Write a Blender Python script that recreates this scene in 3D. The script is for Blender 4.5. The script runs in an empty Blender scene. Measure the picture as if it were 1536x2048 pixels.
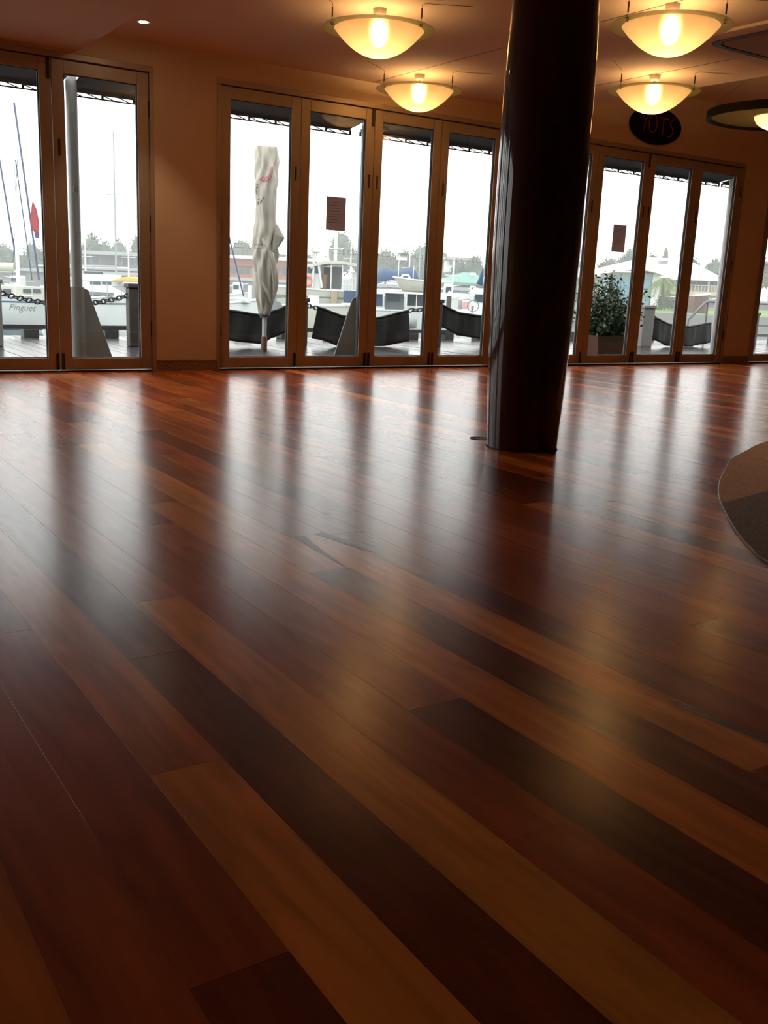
import bpy, bmesh, math, random
from mathutils import Vector, Matrix
R = random.Random(7)
scn = bpy.context.scene
COL = scn.collection

# ------------------------------------------------------------------ camera
FPX, PITCH, ROLL, CAMH, YAW = 1924.164, 0.2345237, 0.0446253, 0.8209, 0.59
CA, SA = math.cos(YAW), math.sin(YAW)
_fw = Vector((0, math.cos(PITCH), -math.sin(PITCH))); _r0 = Vector((1, 0, 0)); _u0 = _r0.cross(_fw)
_rt = _r0 * math.cos(ROLL) + _u0 * math.sin(ROLL)
_up = -_r0 * math.sin(ROLL) + _u0 * math.cos(ROLL)
def room(v):                       # camera-yaw frame -> room frame (X along the door wall, Y towards it)
    return Vector((v[0] * CA + v[1] * SA, -v[0] * SA + v[1] * CA, v[2]))
cam_d = bpy.data.cameras.new('camera'); cam = bpy.data.objects.new('camera', cam_d); COL.objects.link(cam)
cam_d.sensor_fit = 'VERTICAL'; cam_d.sensor_height = 36.0; cam_d.lens = FPX * 36.0 / 2048.0
cam_d.clip_start = 0.02; cam_d.clip_end = 2000
a, b, c_ = room(_rt), room(_up), room(-_fw)
cam.matrix_world = Matrix(((a.x, b.x, c_.x, 0), (a.y, b.y, c_.y, 0), (a.z, b.z, c_.z, CAMH), (0, 0, 0, 1)))
scn.camera = cam

# ------------------------------------------------------------------ world and exposure
wd = bpy.data.worlds.new('overcast_sky'); scn.world = wd; wd.use_nodes = True
bg = wd.node_tree.nodes['Background']
bg.inputs[0].default_value = (0.98, 0.99, 0.965, 1); bg.inputs[1].default_value = 3.0
vs = scn.view_settings
vs.view_transform = 'Standard'; vs.look = 'None'; vs.gamma = 1.0; vs.use_curve_mapping = False; vs.exposure = 0.35
scn.cycles.use_denoising = True
scn.cycles.max_bounces = 10; scn.cycles.diffuse_bounces = 5; scn.cycles.glossy_bounces = 4
scn.cycles.transmission_bounces = 6; scn.cycles.transparent_max_bounces = 12
scn.cycles.sample_clamp_indirect = 8.0

# ------------------------------------------------------------------ rays: pixel of the 1536x2048 frame -> place
def ray(px, py):                   # camera-yaw frame
    return _fw * FPX + _rt * (px - 768) - _up * (py - 1024)
def c(px, py, D):                  # point D metres ahead, in the camera-yaw frame
    d = ray(px, py); t = D / d.y
    return Vector((d.x * t, D, CAMH + d.z * t))
def W(px, py, Y):                  # on a plane parallel to the door wall, room frame
    d = room(ray(px, py)); t = Y / d.y
    return Vector((d.x * t, Y, CAMH + d.z * t))
def F(px, py, z=0.0):              # on a level plane, room frame
    d = room(ray(px, py)); t = (z - CAMH) / d.z
    return Vector((d.x * t, d.y * t, z))

# ------------------------------------------------------------------ materials
MATS = {}
def mat(name, col, rough=0.6, metal=0.0, coat=0.0, coat_r=0.1, var=0.12, scale=6.0, spec=0.5, bump=0.0, stretch=(1, 1, 1), alpha=1.0):
    if name in MATS: return MATS[name]
    m = bpy.data.materials.new(name); m.use_nodes = True; nt = m.node_tree; n = nt.nodes; l = nt.links
    p = n['Principled BSDF']
    p.inputs['Roughness'].default_value = rough; p.inputs['Metallic'].default_value = metal
    p.inputs['Coat Weight'].default_value = coat; p.inputs['Coat Roughness'].default_value = coat_r
    p.inputs['Specular IOR Level'].default_value = spec; p.inputs['Alpha'].default_value = alpha
    tc = n.new('ShaderNodeTexCoord'); mp = n.new('ShaderNodeMapping'); mp.inputs['Scale'].default_value = stretch
    nz = n.new('ShaderNodeTexNoise'); nz.inputs['Scale'].default_value = scale; nz.inputs['Detail'].default_value = 5
    l.new(tc.outputs['Object'], mp.inputs[0]); l.new(mp.outputs[0], nz.inputs['Vector'])
    mr = n.new('ShaderNodeMapRange'); mr.inputs[3].default_value = 1 - var; mr.inputs[4].default_value = 1 + var
    l.new(nz.outputs['Fac'], mr.inputs[0])
    mx = n.new('ShaderNodeMix'); mx.data_type = 'RGBA'; mx.blend_type = 'MULTIPLY'; mx.inputs[0].default_value = 1
    mx.inputs[6].default_value = (*col, 1); l.new(mr.outputs[0], mx.inputs[7]); l.new(mx.outputs[2], p.inputs['Base Color'])
    if bump:
        bp = n.new('ShaderNodeBump'); bp.inputs['Strength'].default_value = bump; bp.inputs['Distance'].default_value = 0.01
        l.new(nz.outputs['Fac'], bp.inputs['Height']); l.new(bp.outputs[0], p.inputs['Normal'])
    MATS[name] = m
    return m
def emit_mat(name, col, s):
    m = bpy.data.materials.new(name); m.use_nodes = True; n = m.node_tree.nodes
    n.remove(n['Principled BSDF']); e = n.new('ShaderNodeEmission'); e.inputs[0].default_value = (*col, 1); e.inputs[1].default_value = s
    m.node_tree.links.new(e.outputs[0], n['Material Output'].inputs[0]); MATS[name] = m
    return m
def floor_mat(name, from_attr=False):
    m = bpy.data.materials.new(name); m.use_nodes = True; nt = m.node_tree; n = nt.nodes; l = nt.links
    p = n['Principled BSDF']
    oi = n.new('ShaderNodeObjectInfo'); geo = n.new('ShaderNodeNewGeometry')
    if from_attr:
        at_ = n.new('ShaderNodeAttribute'); at_.attribute_name = 'tone'; base = at_.outputs['Color']
    else: base = oi.outputs['Color']
    sc = n.new('ShaderNodeVectorMath'); sc.operation = 'SCALE'; sc.inputs[0].default_value = (13.1, 7.7, 3.3)
    l.new(oi.outputs['Random'], sc.inputs['Scale'])
    ad = n.new('ShaderNodeVectorMath'); ad.operation = 'ADD'; l.new(geo.outputs['Position'], ad.inputs[0]); l.new(sc.outputs[0], ad.inputs[1])
    def grain(vec, scale, detail, dist):
        mp = n.new('ShaderNodeMapping'); mp.inputs['Scale'].default_value = vec; l.new(ad.outputs[0], mp.inputs[0])
        z = n.new('ShaderNodeTexNoise'); z.inputs['Scale'].default_value = scale; z.inputs['Detail'].default_value = detail
        z.inputs['Distortion'].default_value = dist; l.new(mp.outputs[0], z.inputs['Vector']); return z.outputs['Fac']
    g1 = grain((1, .045, 1), 62, 4, 0.3); g2 = grain((1, .16, 1), 13, 2, 0.8); g3 = grain((1, .5, 1), 3.2, 2, .4)
    def rng(s, lo, hi, a0=.25, a1=.75):
        r = n.new('ShaderNodeMapRange'); r.inputs[1].default_value = a0; r.inputs[2].default_value = a1
        r.inputs[3].default_value = lo; r.inputs[4].default_value = hi; l.new(s, r.inputs[0]); return r.outputs[0]
    def mul(x, y):
        k = n.new('ShaderNodeMath'); k.operation = 'MULTIPLY'; l.new(x, k.inputs[0]); l.new(y, k.inputs[1]); return k.outputs[0]
    f = mul(mul(rng(g1, .90, 1.09), rng(g2, .66, 1.24)), rng(g3, .8, 1.2))
    mx = n.new('ShaderNodeMix'); mx.data_type = 'RGBA'; mx.blend_type = 'MULTIPLY'; mx.inputs[0].default_value = 1
    l.new(base, mx.inputs[6]); l.new(f, mx.inputs[7]); l.new(mx.outputs[2], p.inputs['Base Color'])
    p.inputs['Roughness'].default_value = 0.5; p.inputs['Specular IOR Level'].default_value = 0.0
    p.inputs['Coat Weight'].default_value = 1.0; p.inputs['Coat Roughness'].default_value = 0.225; p.inputs['Coat IOR'].default_value = 1.35
    MATS[name] = m
    return m
def glass_mat(name, tint=(1, 1, 1), ior=1.5):
    m = bpy.data.materials.new(name); m.use_nodes = True; n = m.node_tree.nodes; l = m.node_tree.links
    n.remove(n['Principled BSDF'])
    t = n.new('ShaderNodeBsdfTransparent'); t.inputs[0].default_value = (*tint, 1)
    g = n.new('ShaderNodeBsdfGlossy'); g.inputs['Roughness'].default_value = 0.0
    lw = n.new('ShaderNodeLayerWeight'); lw.inputs[0].default_value = .5
    pw = n.new('ShaderNodeMath'); pw.operation = 'POWER'; pw.inputs[1].default_value = 5; l.new(lw.outputs['Facing'], pw.inputs[0])
    fr = n.new('ShaderNodeMath'); fr.operation = 'MULTIPLY_ADD'; fr.inputs[1].default_value = .96; fr.inputs[2].default_value = .04; l.new(pw.outputs[0], fr.inputs[0])
    mx = n.new('ShaderNodeMixShader'); l.new(fr.outputs[0], mx.inputs[0]); l.new(t.outputs[0], mx.inputs[1]); l.new(g.outputs[0], mx.inputs[2])
    l.new(mx.outputs[0], n['Material Output'].inputs[0]); MATS[name] = m
    return m
def frosted_mat(name, col, through):
    m = bpy.data.materials.new(name); m.use_nodes = True; n = m.node_tree.nodes; l = m.node_tree.links
    n.remove(n['Principled BSDF'])
    tl = n.new('ShaderNodeBsdfTranslucent'); tl.inputs[0].default_value = (*col, 1)
    df = n.new('ShaderNodeBsdfDiffuse'); df.inputs[0].default_value = (*col, 1)
    rf = n.new('ShaderNodeBsdfRefraction'); rf.inputs['IOR'].default_value = 1.25; rf.inputs['Roughness'].default_value = .62; rf.inputs[0].default_value = (*col, 1)
    a1 = n.new('ShaderNodeMixShader'); a1.inputs[0].default_value = .3; l.new(tl.outputs[0], a1.inputs[1]); l.new(df.outputs[0], a1.inputs[2])
    a2 = n.new('ShaderNodeMixShader'); a2.inputs[0].default_value = .5; l.new(a1.outputs[0], a2.inputs[1]); l.new(rf.outputs[0], a2.inputs[2])
    tr = n.new('ShaderNodeBsdfTransparent'); a3 = n.new('ShaderNodeMixShader'); a3.inputs[0].default_value = through
    l.new(a2.outputs[0], a3.inputs[1]); l.new(tr.outputs[0], a3.inputs[2]); l.new(a3.outputs[0], n['Material Output'].inputs[0]); MATS[name] = m
    return m

# ------------------------------------------------------------------ mesh builder
class MB:
    def __init__(s): s.v = []; s.f = []
    def add(s, v, f):
        k = len(s.v); s.v += [tuple(x) for x in v]; s.f += [tuple(i + k for i in q) for q in f]; return s
    def box(s, x0, x1, y0, y1, z0, z1):
        return s.add([(x0,y0,z0),(x1,y0,z0),(x1,y1,z0),(x0,y1,z0),(x0,y0,z1),(x1,y0,z1),(x1,y1,z1),(x0,y1,z1)],
                     [(0,3,2,1),(4,5,6,7),(0,1,5,4),(1,2,6,5),(2,3,7,6),(3,0,4,7)])
    def tube(s, pts, r, n=6, caps=True):
        pts = [Vector(q) for q in pts]; rs = r if isinstance(r, (list, tuple)) else [r] * len(pts); k = len(s.v); prev = None
        for i, q in enumerate(pts):
            t = (pts[min(i + 1, len(pts) - 1)] - pts[max(i - 1, 0)]).normalized()
            ref = prev if prev is not None else (Vector((0, 0, 1)) if abs(t.z) < .9 else Vector((1, 0, 0)))
            u = (ref - t * ref.dot(t)); u = u.normalized() if u.length > 1e-6 else t.orthogonal().normalized(); prev = u; w = t.cross(u)
            for j in range(n):
                a_ = 2 * math.pi * j / n; s.v.append(tuple(q + u * (math.cos(a_) * rs[i]) + w * (math.sin(a_) * rs[i])))
        for i in range(len(pts) - 1):
            for j in range(n):
                a0 = k + i * n + j; a1 = k + i * n + (j + 1) % n; s.f.append((a0, a1, a1 + n, a0 + n))
        if caps: s.f.append(tuple(k + j for j in reversed(range(n)))); e = k + (len(pts) - 1) * n; s.f.append(tuple(e + j for j in range(n)))
        return s
    def lathe(s, prof, n=32, o=(0, 0, 0), close=False):
        k = len(s.v)
        for r, z in prof:
            for j in range(n):
                a_ = 2 * math.pi * j / n; s.v.append((o[0] + r * math.cos(a_), o[1] + r * math.sin(a_), o[2] + z))
        m = len(prof)
        for i in range(m if close else m - 1):
            i2 = (i + 1) % m
            for j in range(n):
                s.f.append((k + i * n + j, k + i * n + (j + 1) % n, k + i2 * n + (j + 1) % n, k + i2 * n + j))
        return s
    def prism(s, poly, d, o0=0.0):                     # poly: list of 3D points, d: extrude vector
        n = len(poly); d = Vector(d); k = len(s.v)
        s.v += [tuple(Vector(q)) for q in poly] + [tuple(Vector(q) + d) for q in poly]
        s.f.append(tuple(k + i for i in reversed(range(n)))); s.f.append(tuple(k + n + i for i in range(n)))
        for i in range(n): s.f.append((k + i, k + (i + 1) % n, k + n + (i + 1) % n, k + n + i))
        return s
    def grid(s, rows, closed=False):
        k = len(s.v); m = len(rows[0])
        for r in rows: s.v += [tuple(q) for q in r]
        for i in range(len(rows) - 1):
            for j in range(m if closed else m - 1):
                j2 = (j + 1) % m; s.f.append((k + i*m + j, k + i*m + j2, k + (i+1)*m + j2, k + (i+1)*m + j))
        return s
    def mesh(s, name, m, smooth=False, org=None):
        me = bpy.data.meshes.new(name)
        v = s.v if org is None else [(x - org[0], y - org[1], z - org[2]) for x, y, z in s.v]
        me.from_pydata(v, [], s.f); me.update()
        bm = bmesh.new(); bm.from_mesh(me); bmesh.ops.recalc_face_normals(bm, faces=bm.faces); bm.to_mesh(me); bm.free()
        if smooth: me.polygons.foreach_set('use_smooth', [True] * len(me.polygons))
        if m is not None: me.materials.append(MATS[m] if isinstance(m, str) else m)
        return me
    def build(s, name, m, parent=None, smooth=False, org=None, loc=None, bevel=0.0, solid=0.0, kind=None):
        o = bpy.data.objects.new(name, s.mesh(name, m, smooth, org)); COL.objects.link(o)
        if parent is not None: o.parent = parent
        if loc is not None: o.location = loc
        if bevel:
            b_ = o.modifiers.new('bevel', 'BEVEL'); b_.width = bevel; b_.segments = 2; b_.limit_method = 'ANGLE'
        if solid:
            b_ = o.modifiers.new('solid', 'SOLIDIFY'); b_.thickness = solid; b_.offset = 0
        if smooth and not bevel:
            try: o.data.set_sharp_from_angle(angle=math.radians(50))
            except Exception: pass
        if kind: o['kind'] = kind
        return o
def tag(o, label, cat, group=None, kind=None):
    o['label'] = label; o['category'] = cat
    if group: o['group'] = group
    if kind: o['kind'] = kind
    return o
def empty(name, loc=(0, 0, 0), rz=0.0):
    o = bpy.data.objects.new(name, None); o.empty_display_size = .1; COL.objects.link(o); o.location = loc; o.rotation_euler = (0, 0, rz); return o
def thing(name, label, cat, loc=(0, 0, 0), rz=0.0, group=None, kind=None):
    return tag(empty(name, loc, rz), label, cat, group, kind)
class Far:
    """a thing out in the harbour; its parts are written in the camera-yaw frame (x right, y ahead, z up)"""
    def __init__(s, name, label, cat, org, group=None, kind=None):
        s.o = Vector(org); s.root = thing(name, label, cat, room(s.o), -YAW, group, kind)
    def part(s, name, mb, m, smooth=False, parent=None, **k):
        return mb.build(name, m, parent or s.root, smooth, org=s.o, **k)

# ------------------------------------------------------------------ palette
floor_mat('timber_board'); floor_mat('timber_far', True)
mat('wall_dark', (.34, .20, .12), .8, var=.15)
mat('wall_cream', (.64, .50, .355), .85, var=.05, scale=3)
mat('ceiling_paint', (.62, .47, .34), .9, var=.05, scale=2)
mat('aluminium', (.40, .315, .245), .42, metal=.35, var=.06, scale=20)
mat('gasket', (.012, .012, .013), .7)
mat('black_fitting', (.02, .017, .015), .45)
mat('skirting', (.30, .19, .11), .6, var=.3, scale=40)
glass_mat('pane_glass', (.97, .985, .985))
mat('column_lacquer', (.036, .0065, .0038), .5, coat=1.0, coat_r=.05, spec=.05, var=.5, scale=14, stretch=(1, 1, .03))
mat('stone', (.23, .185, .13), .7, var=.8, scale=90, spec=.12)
mat('inset_brown', (.62, .36, .14), .65, var=.5, scale=50, spec=.15)
mat('trim_metal', (.20, .19, .165), .5, metal=.5)
frosted_mat('frosted_glass', (.86, .70, .47), .0)
frosted_mat('green_edge_glass', (.55, .62, .45), .4)
emit_mat('bulb_glow', (1.0, .62, .27), 60.0)
emit_mat('ring_bulb_glow', (1.0, .62, .27), 230.0)
emit_mat('downlight_glow', (1.0, .80, .52), 60.0)
mat('white_plastic', (.55, .48, .40), .5)
mat('cable_metal', (.10, .07, .05), .4, metal=.7)
mat('ring_dark', (.012, .008, .006), .6, spec=.1)
mat('sign_board', (.008, .006, .006), .8, spec=.1)
mat('neon_tube', (.30, .035, .03), .3)
mat('vent_dark', (.035, .025, .02), .6)
mat('vent_panel', (.30, .21, .14), .8)
mat('notice_paper', (.36, .235, .20), .8, var=.05)
_m = mat('notice_sheet', (.42, .30, .27), .8, var=.05); _n = _m.node_tree.nodes; _t = _n.new('ShaderNodeBsdfTranslucent'); _t.inputs[0].default_value = (.42, .32, .30, 1)
_x = _n.new('ShaderNodeMixShader'); _x.inputs[0].default_value = .68; _m.node_tree.links.new(_n['Principled BSDF'].outputs[0], _x.inputs[1]); _m.node_tree.links.new(_t.outputs[0], _x.inputs[2]); _m.node_tree.links.new(_x.outputs[0], _n['Material Output'].inputs[0])
mat('notice_ink', (.16, .09, .075), .8)
mat('decal', (.55, .58, .58), .8, alpha=.35)
mat('deck_wet', (0.0315, 0.03024, 0.0315), .22, var=.45, scale=9, stretch=(4, .4, 1), bump=.15)
mat('rail_wood', (0.03025, 0.0275, 0.0264), .5, var=.3, scale=12)
mat('post_wood', (0.044, 0.0344, 0.0304), .6, var=.4, scale=10)
mat('concrete', (0.18, 0.174, 0.162), .8, var=.2, scale=10)
mat('chain_iron', (.03, .03, .032), .5, metal=.3)
mat('black_canvas', (0.0084, 0.0096, 0.0108), .65, var=.3, scale=4, bump=.2)
mat('awning_canvas', (0.044, 0.048, 0.0528), .8, var=.2, scale=3, bump=.2)
mat('steel_grey', (0.225, 0.2325, 0.2325), .45, metal=.2, var=.1)
mat('fin_grey', (0.165, 0.1613, 0.1537), .55, var=.08)
mat('umbrella_cloth', (0.4092, 0.3782, 0.3286), .85, var=.12, scale=5, bump=.2)
mat('umbrella_red', (.55, .10, .13), .8)
mat('umbrella_ink', (.05, .055, .06), .8)
mat('pole_white', (0.465, 0.45, 0.465), .4)
mat('hull_white', (0.496, 0.5084, 0.5084), .35, var=.05, scale=2)
mat('hull_cream', (0.396, 0.384, 0.33), .4, var=.08)
mat('hull_blue', (0.035, 0.091, 0.182), .4)
mat('navy_canvas', (0.02275, 0.04875, 0.1105), .7, var=.25, scale=3)
mat('boat_glass', (.03, .045, .06), .15)
mat('boat_grey', (0.156, 0.162, 0.174), .6, var=.2)
mat('mast_white', (0.546, 0.553, 0.546), .4)
mat('mast_grey', (0.27, 0.288, 0.3), .4)
mat('stay_blue', (.05, .06, .12), .5)
mat('flag_red', (0.252, 0.042, 0.048), .8)
mat('flag_blue', (.03, .05, .2), .8)
mat('tarp_yellow', (0.6, 0.36, 0.08), .7)
mat('pink_hull', (.55, .28, .28), .5)
mat('wicker', (.20, .13, .08), .8, var=.4, scale=30)
mat('lifebuoy', (.65, .12, .08), .6)
mat('water', (0.128, 0.176, 0.168), .12, var=.15, scale=.8, bump=.5)
mat('seawall', (0.18, 0.18, 0.174), .9, var=.3, scale=1.5)
mat('wall_white', (0.555, 0.5625, 0.5475), .8, var=.05)
mat('wall_cream_far', (0.434, 0.385, 0.28), .8, var=.08)
mat('wall_orange', (0.35, 0.098, 0.042), .8, var=.1)
mat('wall_tan', (0.2925, 0.234, 0.156), .8, var=.1)
mat('roof_white', (0.731, 0.7395, 0.7395), .5, var=.04)
mat('roof_green', (0.072, 0.216, 0.18), .6, var=.08)
mat('roof_grey', (0.294, 0.308, 0.315), .7, var=.1)
mat('shade_grey', (.09, .10, .11), .6, var=.2)
mat('glass_blue', (.10, .26, .36), .2, var=.2, scale=.5)
mat('frame_blue', (.03, .11, .26), .5)
mat('leaf_far', (0.04675, 0.08925, 0.03825), .8, var=.5, scale=.4)
mat('leaf_olive', (0.072, 0.096, 0.028), .8, var=.5, scale=.6)
mat('leaf_shrub', (0.01925, 0.04675, 0.011), .45, var=.6, scale=7)
mat('bark', (.09, .065, .045), .9, var=.3)
mat('palm_leaf', (0.112, 0.147, 0.035), .7, var=.4, scale=2)
mat('grass', (0.084, 0.156, 0.03), .9, var=.4, scale=2)
mat('earth', (0.156, 0.144, 0.114), .95, var=.3, scale=.5)
mat('terracotta', (0.0935, 0.0385, 0.02475), .7, var=.25)
mat('soil', (.03, .02, .015), .95)

# ================================================================== THE ROOM
YW, TOPZ, CEIL, HIGH = 7.94, 2.40, 2.57, 3.0
X0, X1, YB = -4.3, 15.2, -6.0
# ---- floor boards
fl = thing('floor', 'polished red-brown timber floorboards running towards the glass doors', 'floor', kind='structure')
E0, PW = 0.238, 0.1325
TONES = dict(g=(.94, .325, .052), l=(.82, .235, .035), m=(.58, .140, .022), r=(.48, .092, .016), d=(.27, .055, .013), k=(.17, .038, .011))
known = {  # row: joints along Y (far to near) and the tone of each board
    -3: ([7.94, 5.0, 2.4, .2, -1.5], 'mrlm'), -2: ([7.94, 4.1, 1.9, -.6], 'rdm'), -1: ([7.94, 4.9, 2.6, -1], 'mdl'), 0: ([7.94, 5.6, 3.1, -1], 'lrr'), 1: ([7.94, 4.4, 2.2, .92, -1], 'mrrd'),
    2: ([7.94, 6.3, 3.3, 1.42, -1], 'mmlg'), 3: ([7.94, 4.0, 1.92, -1], 'mdd'), 4: ([7.94, 5.2, 2.274, -1], 'rmg'),
    5: ([7.94, 6.0, 3.4, .972, -1], 'rmrr'), 6: ([7.94, 5.0, 3.0, 1.423, -1], 'lrmk'), 7: ([7.94, 5.4, 3.3, -.4], 'mrl'), 8: ([7.94, 4.6, 2.31, -1], 'mgd'),
    9: ([7.94, 5.3, 4.6, 2.67, .93, -1], 'dlmgr'), 10: ([7.94, 4.2, 2.66, -.2], 'rmd'), 11: ([7.94, 6.1, 4.9, 2.9, .6], 'mldr'),
    12: ([7.94, 5.5, 3.0, .9, -1], 'rmrm'), 13: ([7.94, 6.4, 3.7, 1.5, -1], 'mmrr'), 14: ([7.94, 5.6, 3.2, -1], 'llm'),
    17: ([7.94, 4.9, 2.75, -1], 'mdl'), 18: ([7.94, 5.5, 3.5, 1.6, -1], 'mrdr')}
def proj_px(P):
    v = Vector((P[0] * CA - P[1] * SA, P[0] * SA + P[1] * CA, P[2] - CAMH)); w = v.dot(_fw)
    if w < .05: return None
    return 768 + FPX * v.dot(_rt) / w, 1024 - FPX * v.dot(_up) / w
plank_cache = {}
def plank_mesh(L):
    k = round(L, 3)
    if k not in plank_cache:
        mb = MB(); w, g, t, b_ = PW / 2 - .00015, .0002, .02, .0003
        x, y = w, L / 2 - g
        mb.add([(-x,-y,-t),(x,-y,-t),(x,y,-t),(-x,y,-t),(-x,-y,-b_),(x,-y,-b_),(x,y,-b_),(-x,y,-b_),(-x+b_,-y+b_,0),(x-b_,-y+b_,0),(x-b_,y-b_,0),(-x+b_,y-b_,0)],
               [(0,1,5,4),(1,2,6,5),(2,3,7,6),(3,0,4,7),(4,5,9,8),(5,6,10,9),(6,7,11,10),(7,4,8,11),(8,9,10,11)])
        plank_cache[k] = mb.mesh('floor_board', 'timber_board')
    return plank_cache[k]
rest = MB(); rest_t = []; n_ind = 0
lens = [1.2, 1.5, 1.8, 2.1, 2.4, 2.8]
rk0 = int((X0 - E0) / PW); rk1 = int((X1 - E0) / PW)
boards = []
for r in range(rk0, rk1 + 1):
    if r in known: js, ts = known[r]; js = list(js); ts = list(ts)
    else: js = [7.94, 7.94 - R.choice([.6, 1.1, 1.6, 2.0])]; ts = [R.choice('lmmrrdmr')]
    while js[-1] > YB: js.append(js[-1] - R.choice(lens)); ts.append(R.choice('glmmrrdmrk'))
    for i in range(len(js) - 1):
        y1, y0 = js[i], max(js[i + 1], YB)
        vis = 0
        for t in range(13):
            q = proj_px((E0 + (r + .5) * PW, y0 + (y1 - y0) * t / 12, 0))
            if q and -90 < q[0] < 1626 and q[1] < 2150: vis += 1
        boards.append((vis > 0, r, y0, y1, ts[i]))
def tone(t):
    b_ = TONES[t]; k = R.uniform(.88, 1.14); h = R.uniform(.92, 1.08)
    return (b_[0] * k, b_[1] * k * h, b_[2] * k * h)
def near(bd):
    dx = (E0 + (bd[1] + .5) * PW); dy = (bd[2] + bd[3]) / 2
    return dx * dx + dy * dy
vis_b = sorted([x for x in boards if x[0]], key=near)
chosen = set(id(x) for x in vis_b[:300])
for bd in boards:
    _, r, y0, y1, t = bd; col = tone(t); xc = E0 + (r + .5) * PW
    if id(bd) in chosen:
        o = bpy.data.objects.new('floor_board', plank_mesh(y1 - y0)); COL.objects.link(o); o.parent = fl
        o.location = (xc, (y0 + y1) / 2, 0); o.color = (*col, 1)
    else:
        rest.box(xc - PW/2 + .0006, xc + PW/2 - .0006, y0 + .0006, y1 - .0006, -.02, 0); rest_t += [col] * 6
ro = rest.build('outlying_boards', 'timber_far', fl, kind='stuff')
ca = ro.data.color_attributes.new('tone', 'FLOAT_COLOR', 'CORNER')
for pi, pl in enumerate(ro.data.polygons):
    for li in pl.loop_indices: ca.data[li].color = (*rest_t[pi], 1)
MB().box(X0, X1, YB, YW, -.06, -.0201).build('subfloor', 'soil', fl)

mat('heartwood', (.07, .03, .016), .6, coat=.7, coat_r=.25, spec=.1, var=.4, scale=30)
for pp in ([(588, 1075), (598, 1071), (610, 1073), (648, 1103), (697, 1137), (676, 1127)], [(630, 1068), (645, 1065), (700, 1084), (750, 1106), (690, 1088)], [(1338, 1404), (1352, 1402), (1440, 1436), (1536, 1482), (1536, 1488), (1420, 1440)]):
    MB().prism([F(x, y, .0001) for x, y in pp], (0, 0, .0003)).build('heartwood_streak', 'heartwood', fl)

# ---- walls and ceiling
wf = thing('wall_front', 'cream plaster wall framing the folding glass doors', 'wall', kind='structure')
U = [(-.19, 2.925), (3.47, 6.60), (7.065, 10.37), (10.87, 14.0), (-3.80, -.67)]        # openings of four door sets, then an unseen one added for daylight
_us = sorted(U)
segs = [(X0, _us[0][0])] + [(_us[i][1], _us[i + 1][0]) for i in range(4)] + [(_us[4][1], X1)]
for x0, x1 in segs: MB().box(x0, x1, YW, YW + .16, 0, TOPZ).build('pier', 'wall_cream', wf)
MB().box(X0, 7.1, YW, YW + .16, TOPZ, CEIL + .02).build('header', 'wall_cream', wf)
MB().box(7.1, X1, YW, YW + .16, TOPZ, HIGH + .02).build('header', 'wall_cream', wf)
for nm, bx in (('wall_left', (X0 - .15, X0, YB, YW + .16, -.06, CEIL)), ('wall_right', (X1, X1 + .15, YB, YW + .16, -.06, HIGH)), ('wall_back', (X0 - .15, X1 + .15, YB - .15, YB, -.06, HIGH))):
    tag(MB().box(*bx).build(nm, 'wall_cream' if nm == 'wall_left' else 'wall_dark'), {'wall_left': 'cream side wall left of the room', 'wall_right': 'dark brown side wall at the far right end', 'wall_back': 'dark brown wall behind the viewer'}[nm], 'wall', kind='structure')
cl = thing('ceiling', 'painted ceiling with a lower bulkhead at left and raised bay at right', 'ceiling', kind='structure')
MB().box(X0, 7.1, YB, YW, CEIL, CEIL + .1).build('flat_ceiling', 'ceiling_paint', cl)
MB().box(X0, 2.335, YB, YW, 2.425, CEIL).build('bulkhead', 'ceiling_paint', cl, bevel=.004)
MB().box(7.0, 7.1, YB, YW, CEIL + .1, HIGH + .1).build('riser', 'ceiling_paint', cl)
MB().box(7.1, X1, YB, YW, HIGH, HIGH + .1).build('raised_ceiling', 'ceiling_paint', cl)
MB().box(4.98, 4.986, YB, YW, CEIL - .0015, CEIL).build('seam', 'vent_dark', cl)
MB().box(6.44, 6.446, YB, YW, CEIL - .0015, CEIL).build('seam', 'vent_dark', cl)

# ---- skirting on the piers
bb = thing('baseboard_front', 'low tiled skirting with a scroll relief under the cream pier', 'skirting', kind='structure')
for x0, x1 in segs:
    MB().box(x0 + .002, x1 - .002, YW - .012, YW, 0, .085).build('skirting_tile', 'skirting', bb)
    MB().tube([(x0 + .002, YW - .012, .088), (x1 - .002, YW - .012, .088)], .007, 8).build('bead', 'skirting', bb, True)
    sc_ = MB(); n_ = max(2, int((min(x1, x0 + 1) - x0) / .055))
    for i in range(n_):
        xx = x0 + .03 + i * .055
        pts = [(xx + .02 * math.cos(t) * (1 - t / 9), YW - .014, .04 + .026 * math.sin(t) * (1 - t / 9)) for t in [k * .6 for k in range(12)]]
        sc_.tube(pts, .005, 5)
    sc_.build('scroll_relief', 'skirting', bb, True)

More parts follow.
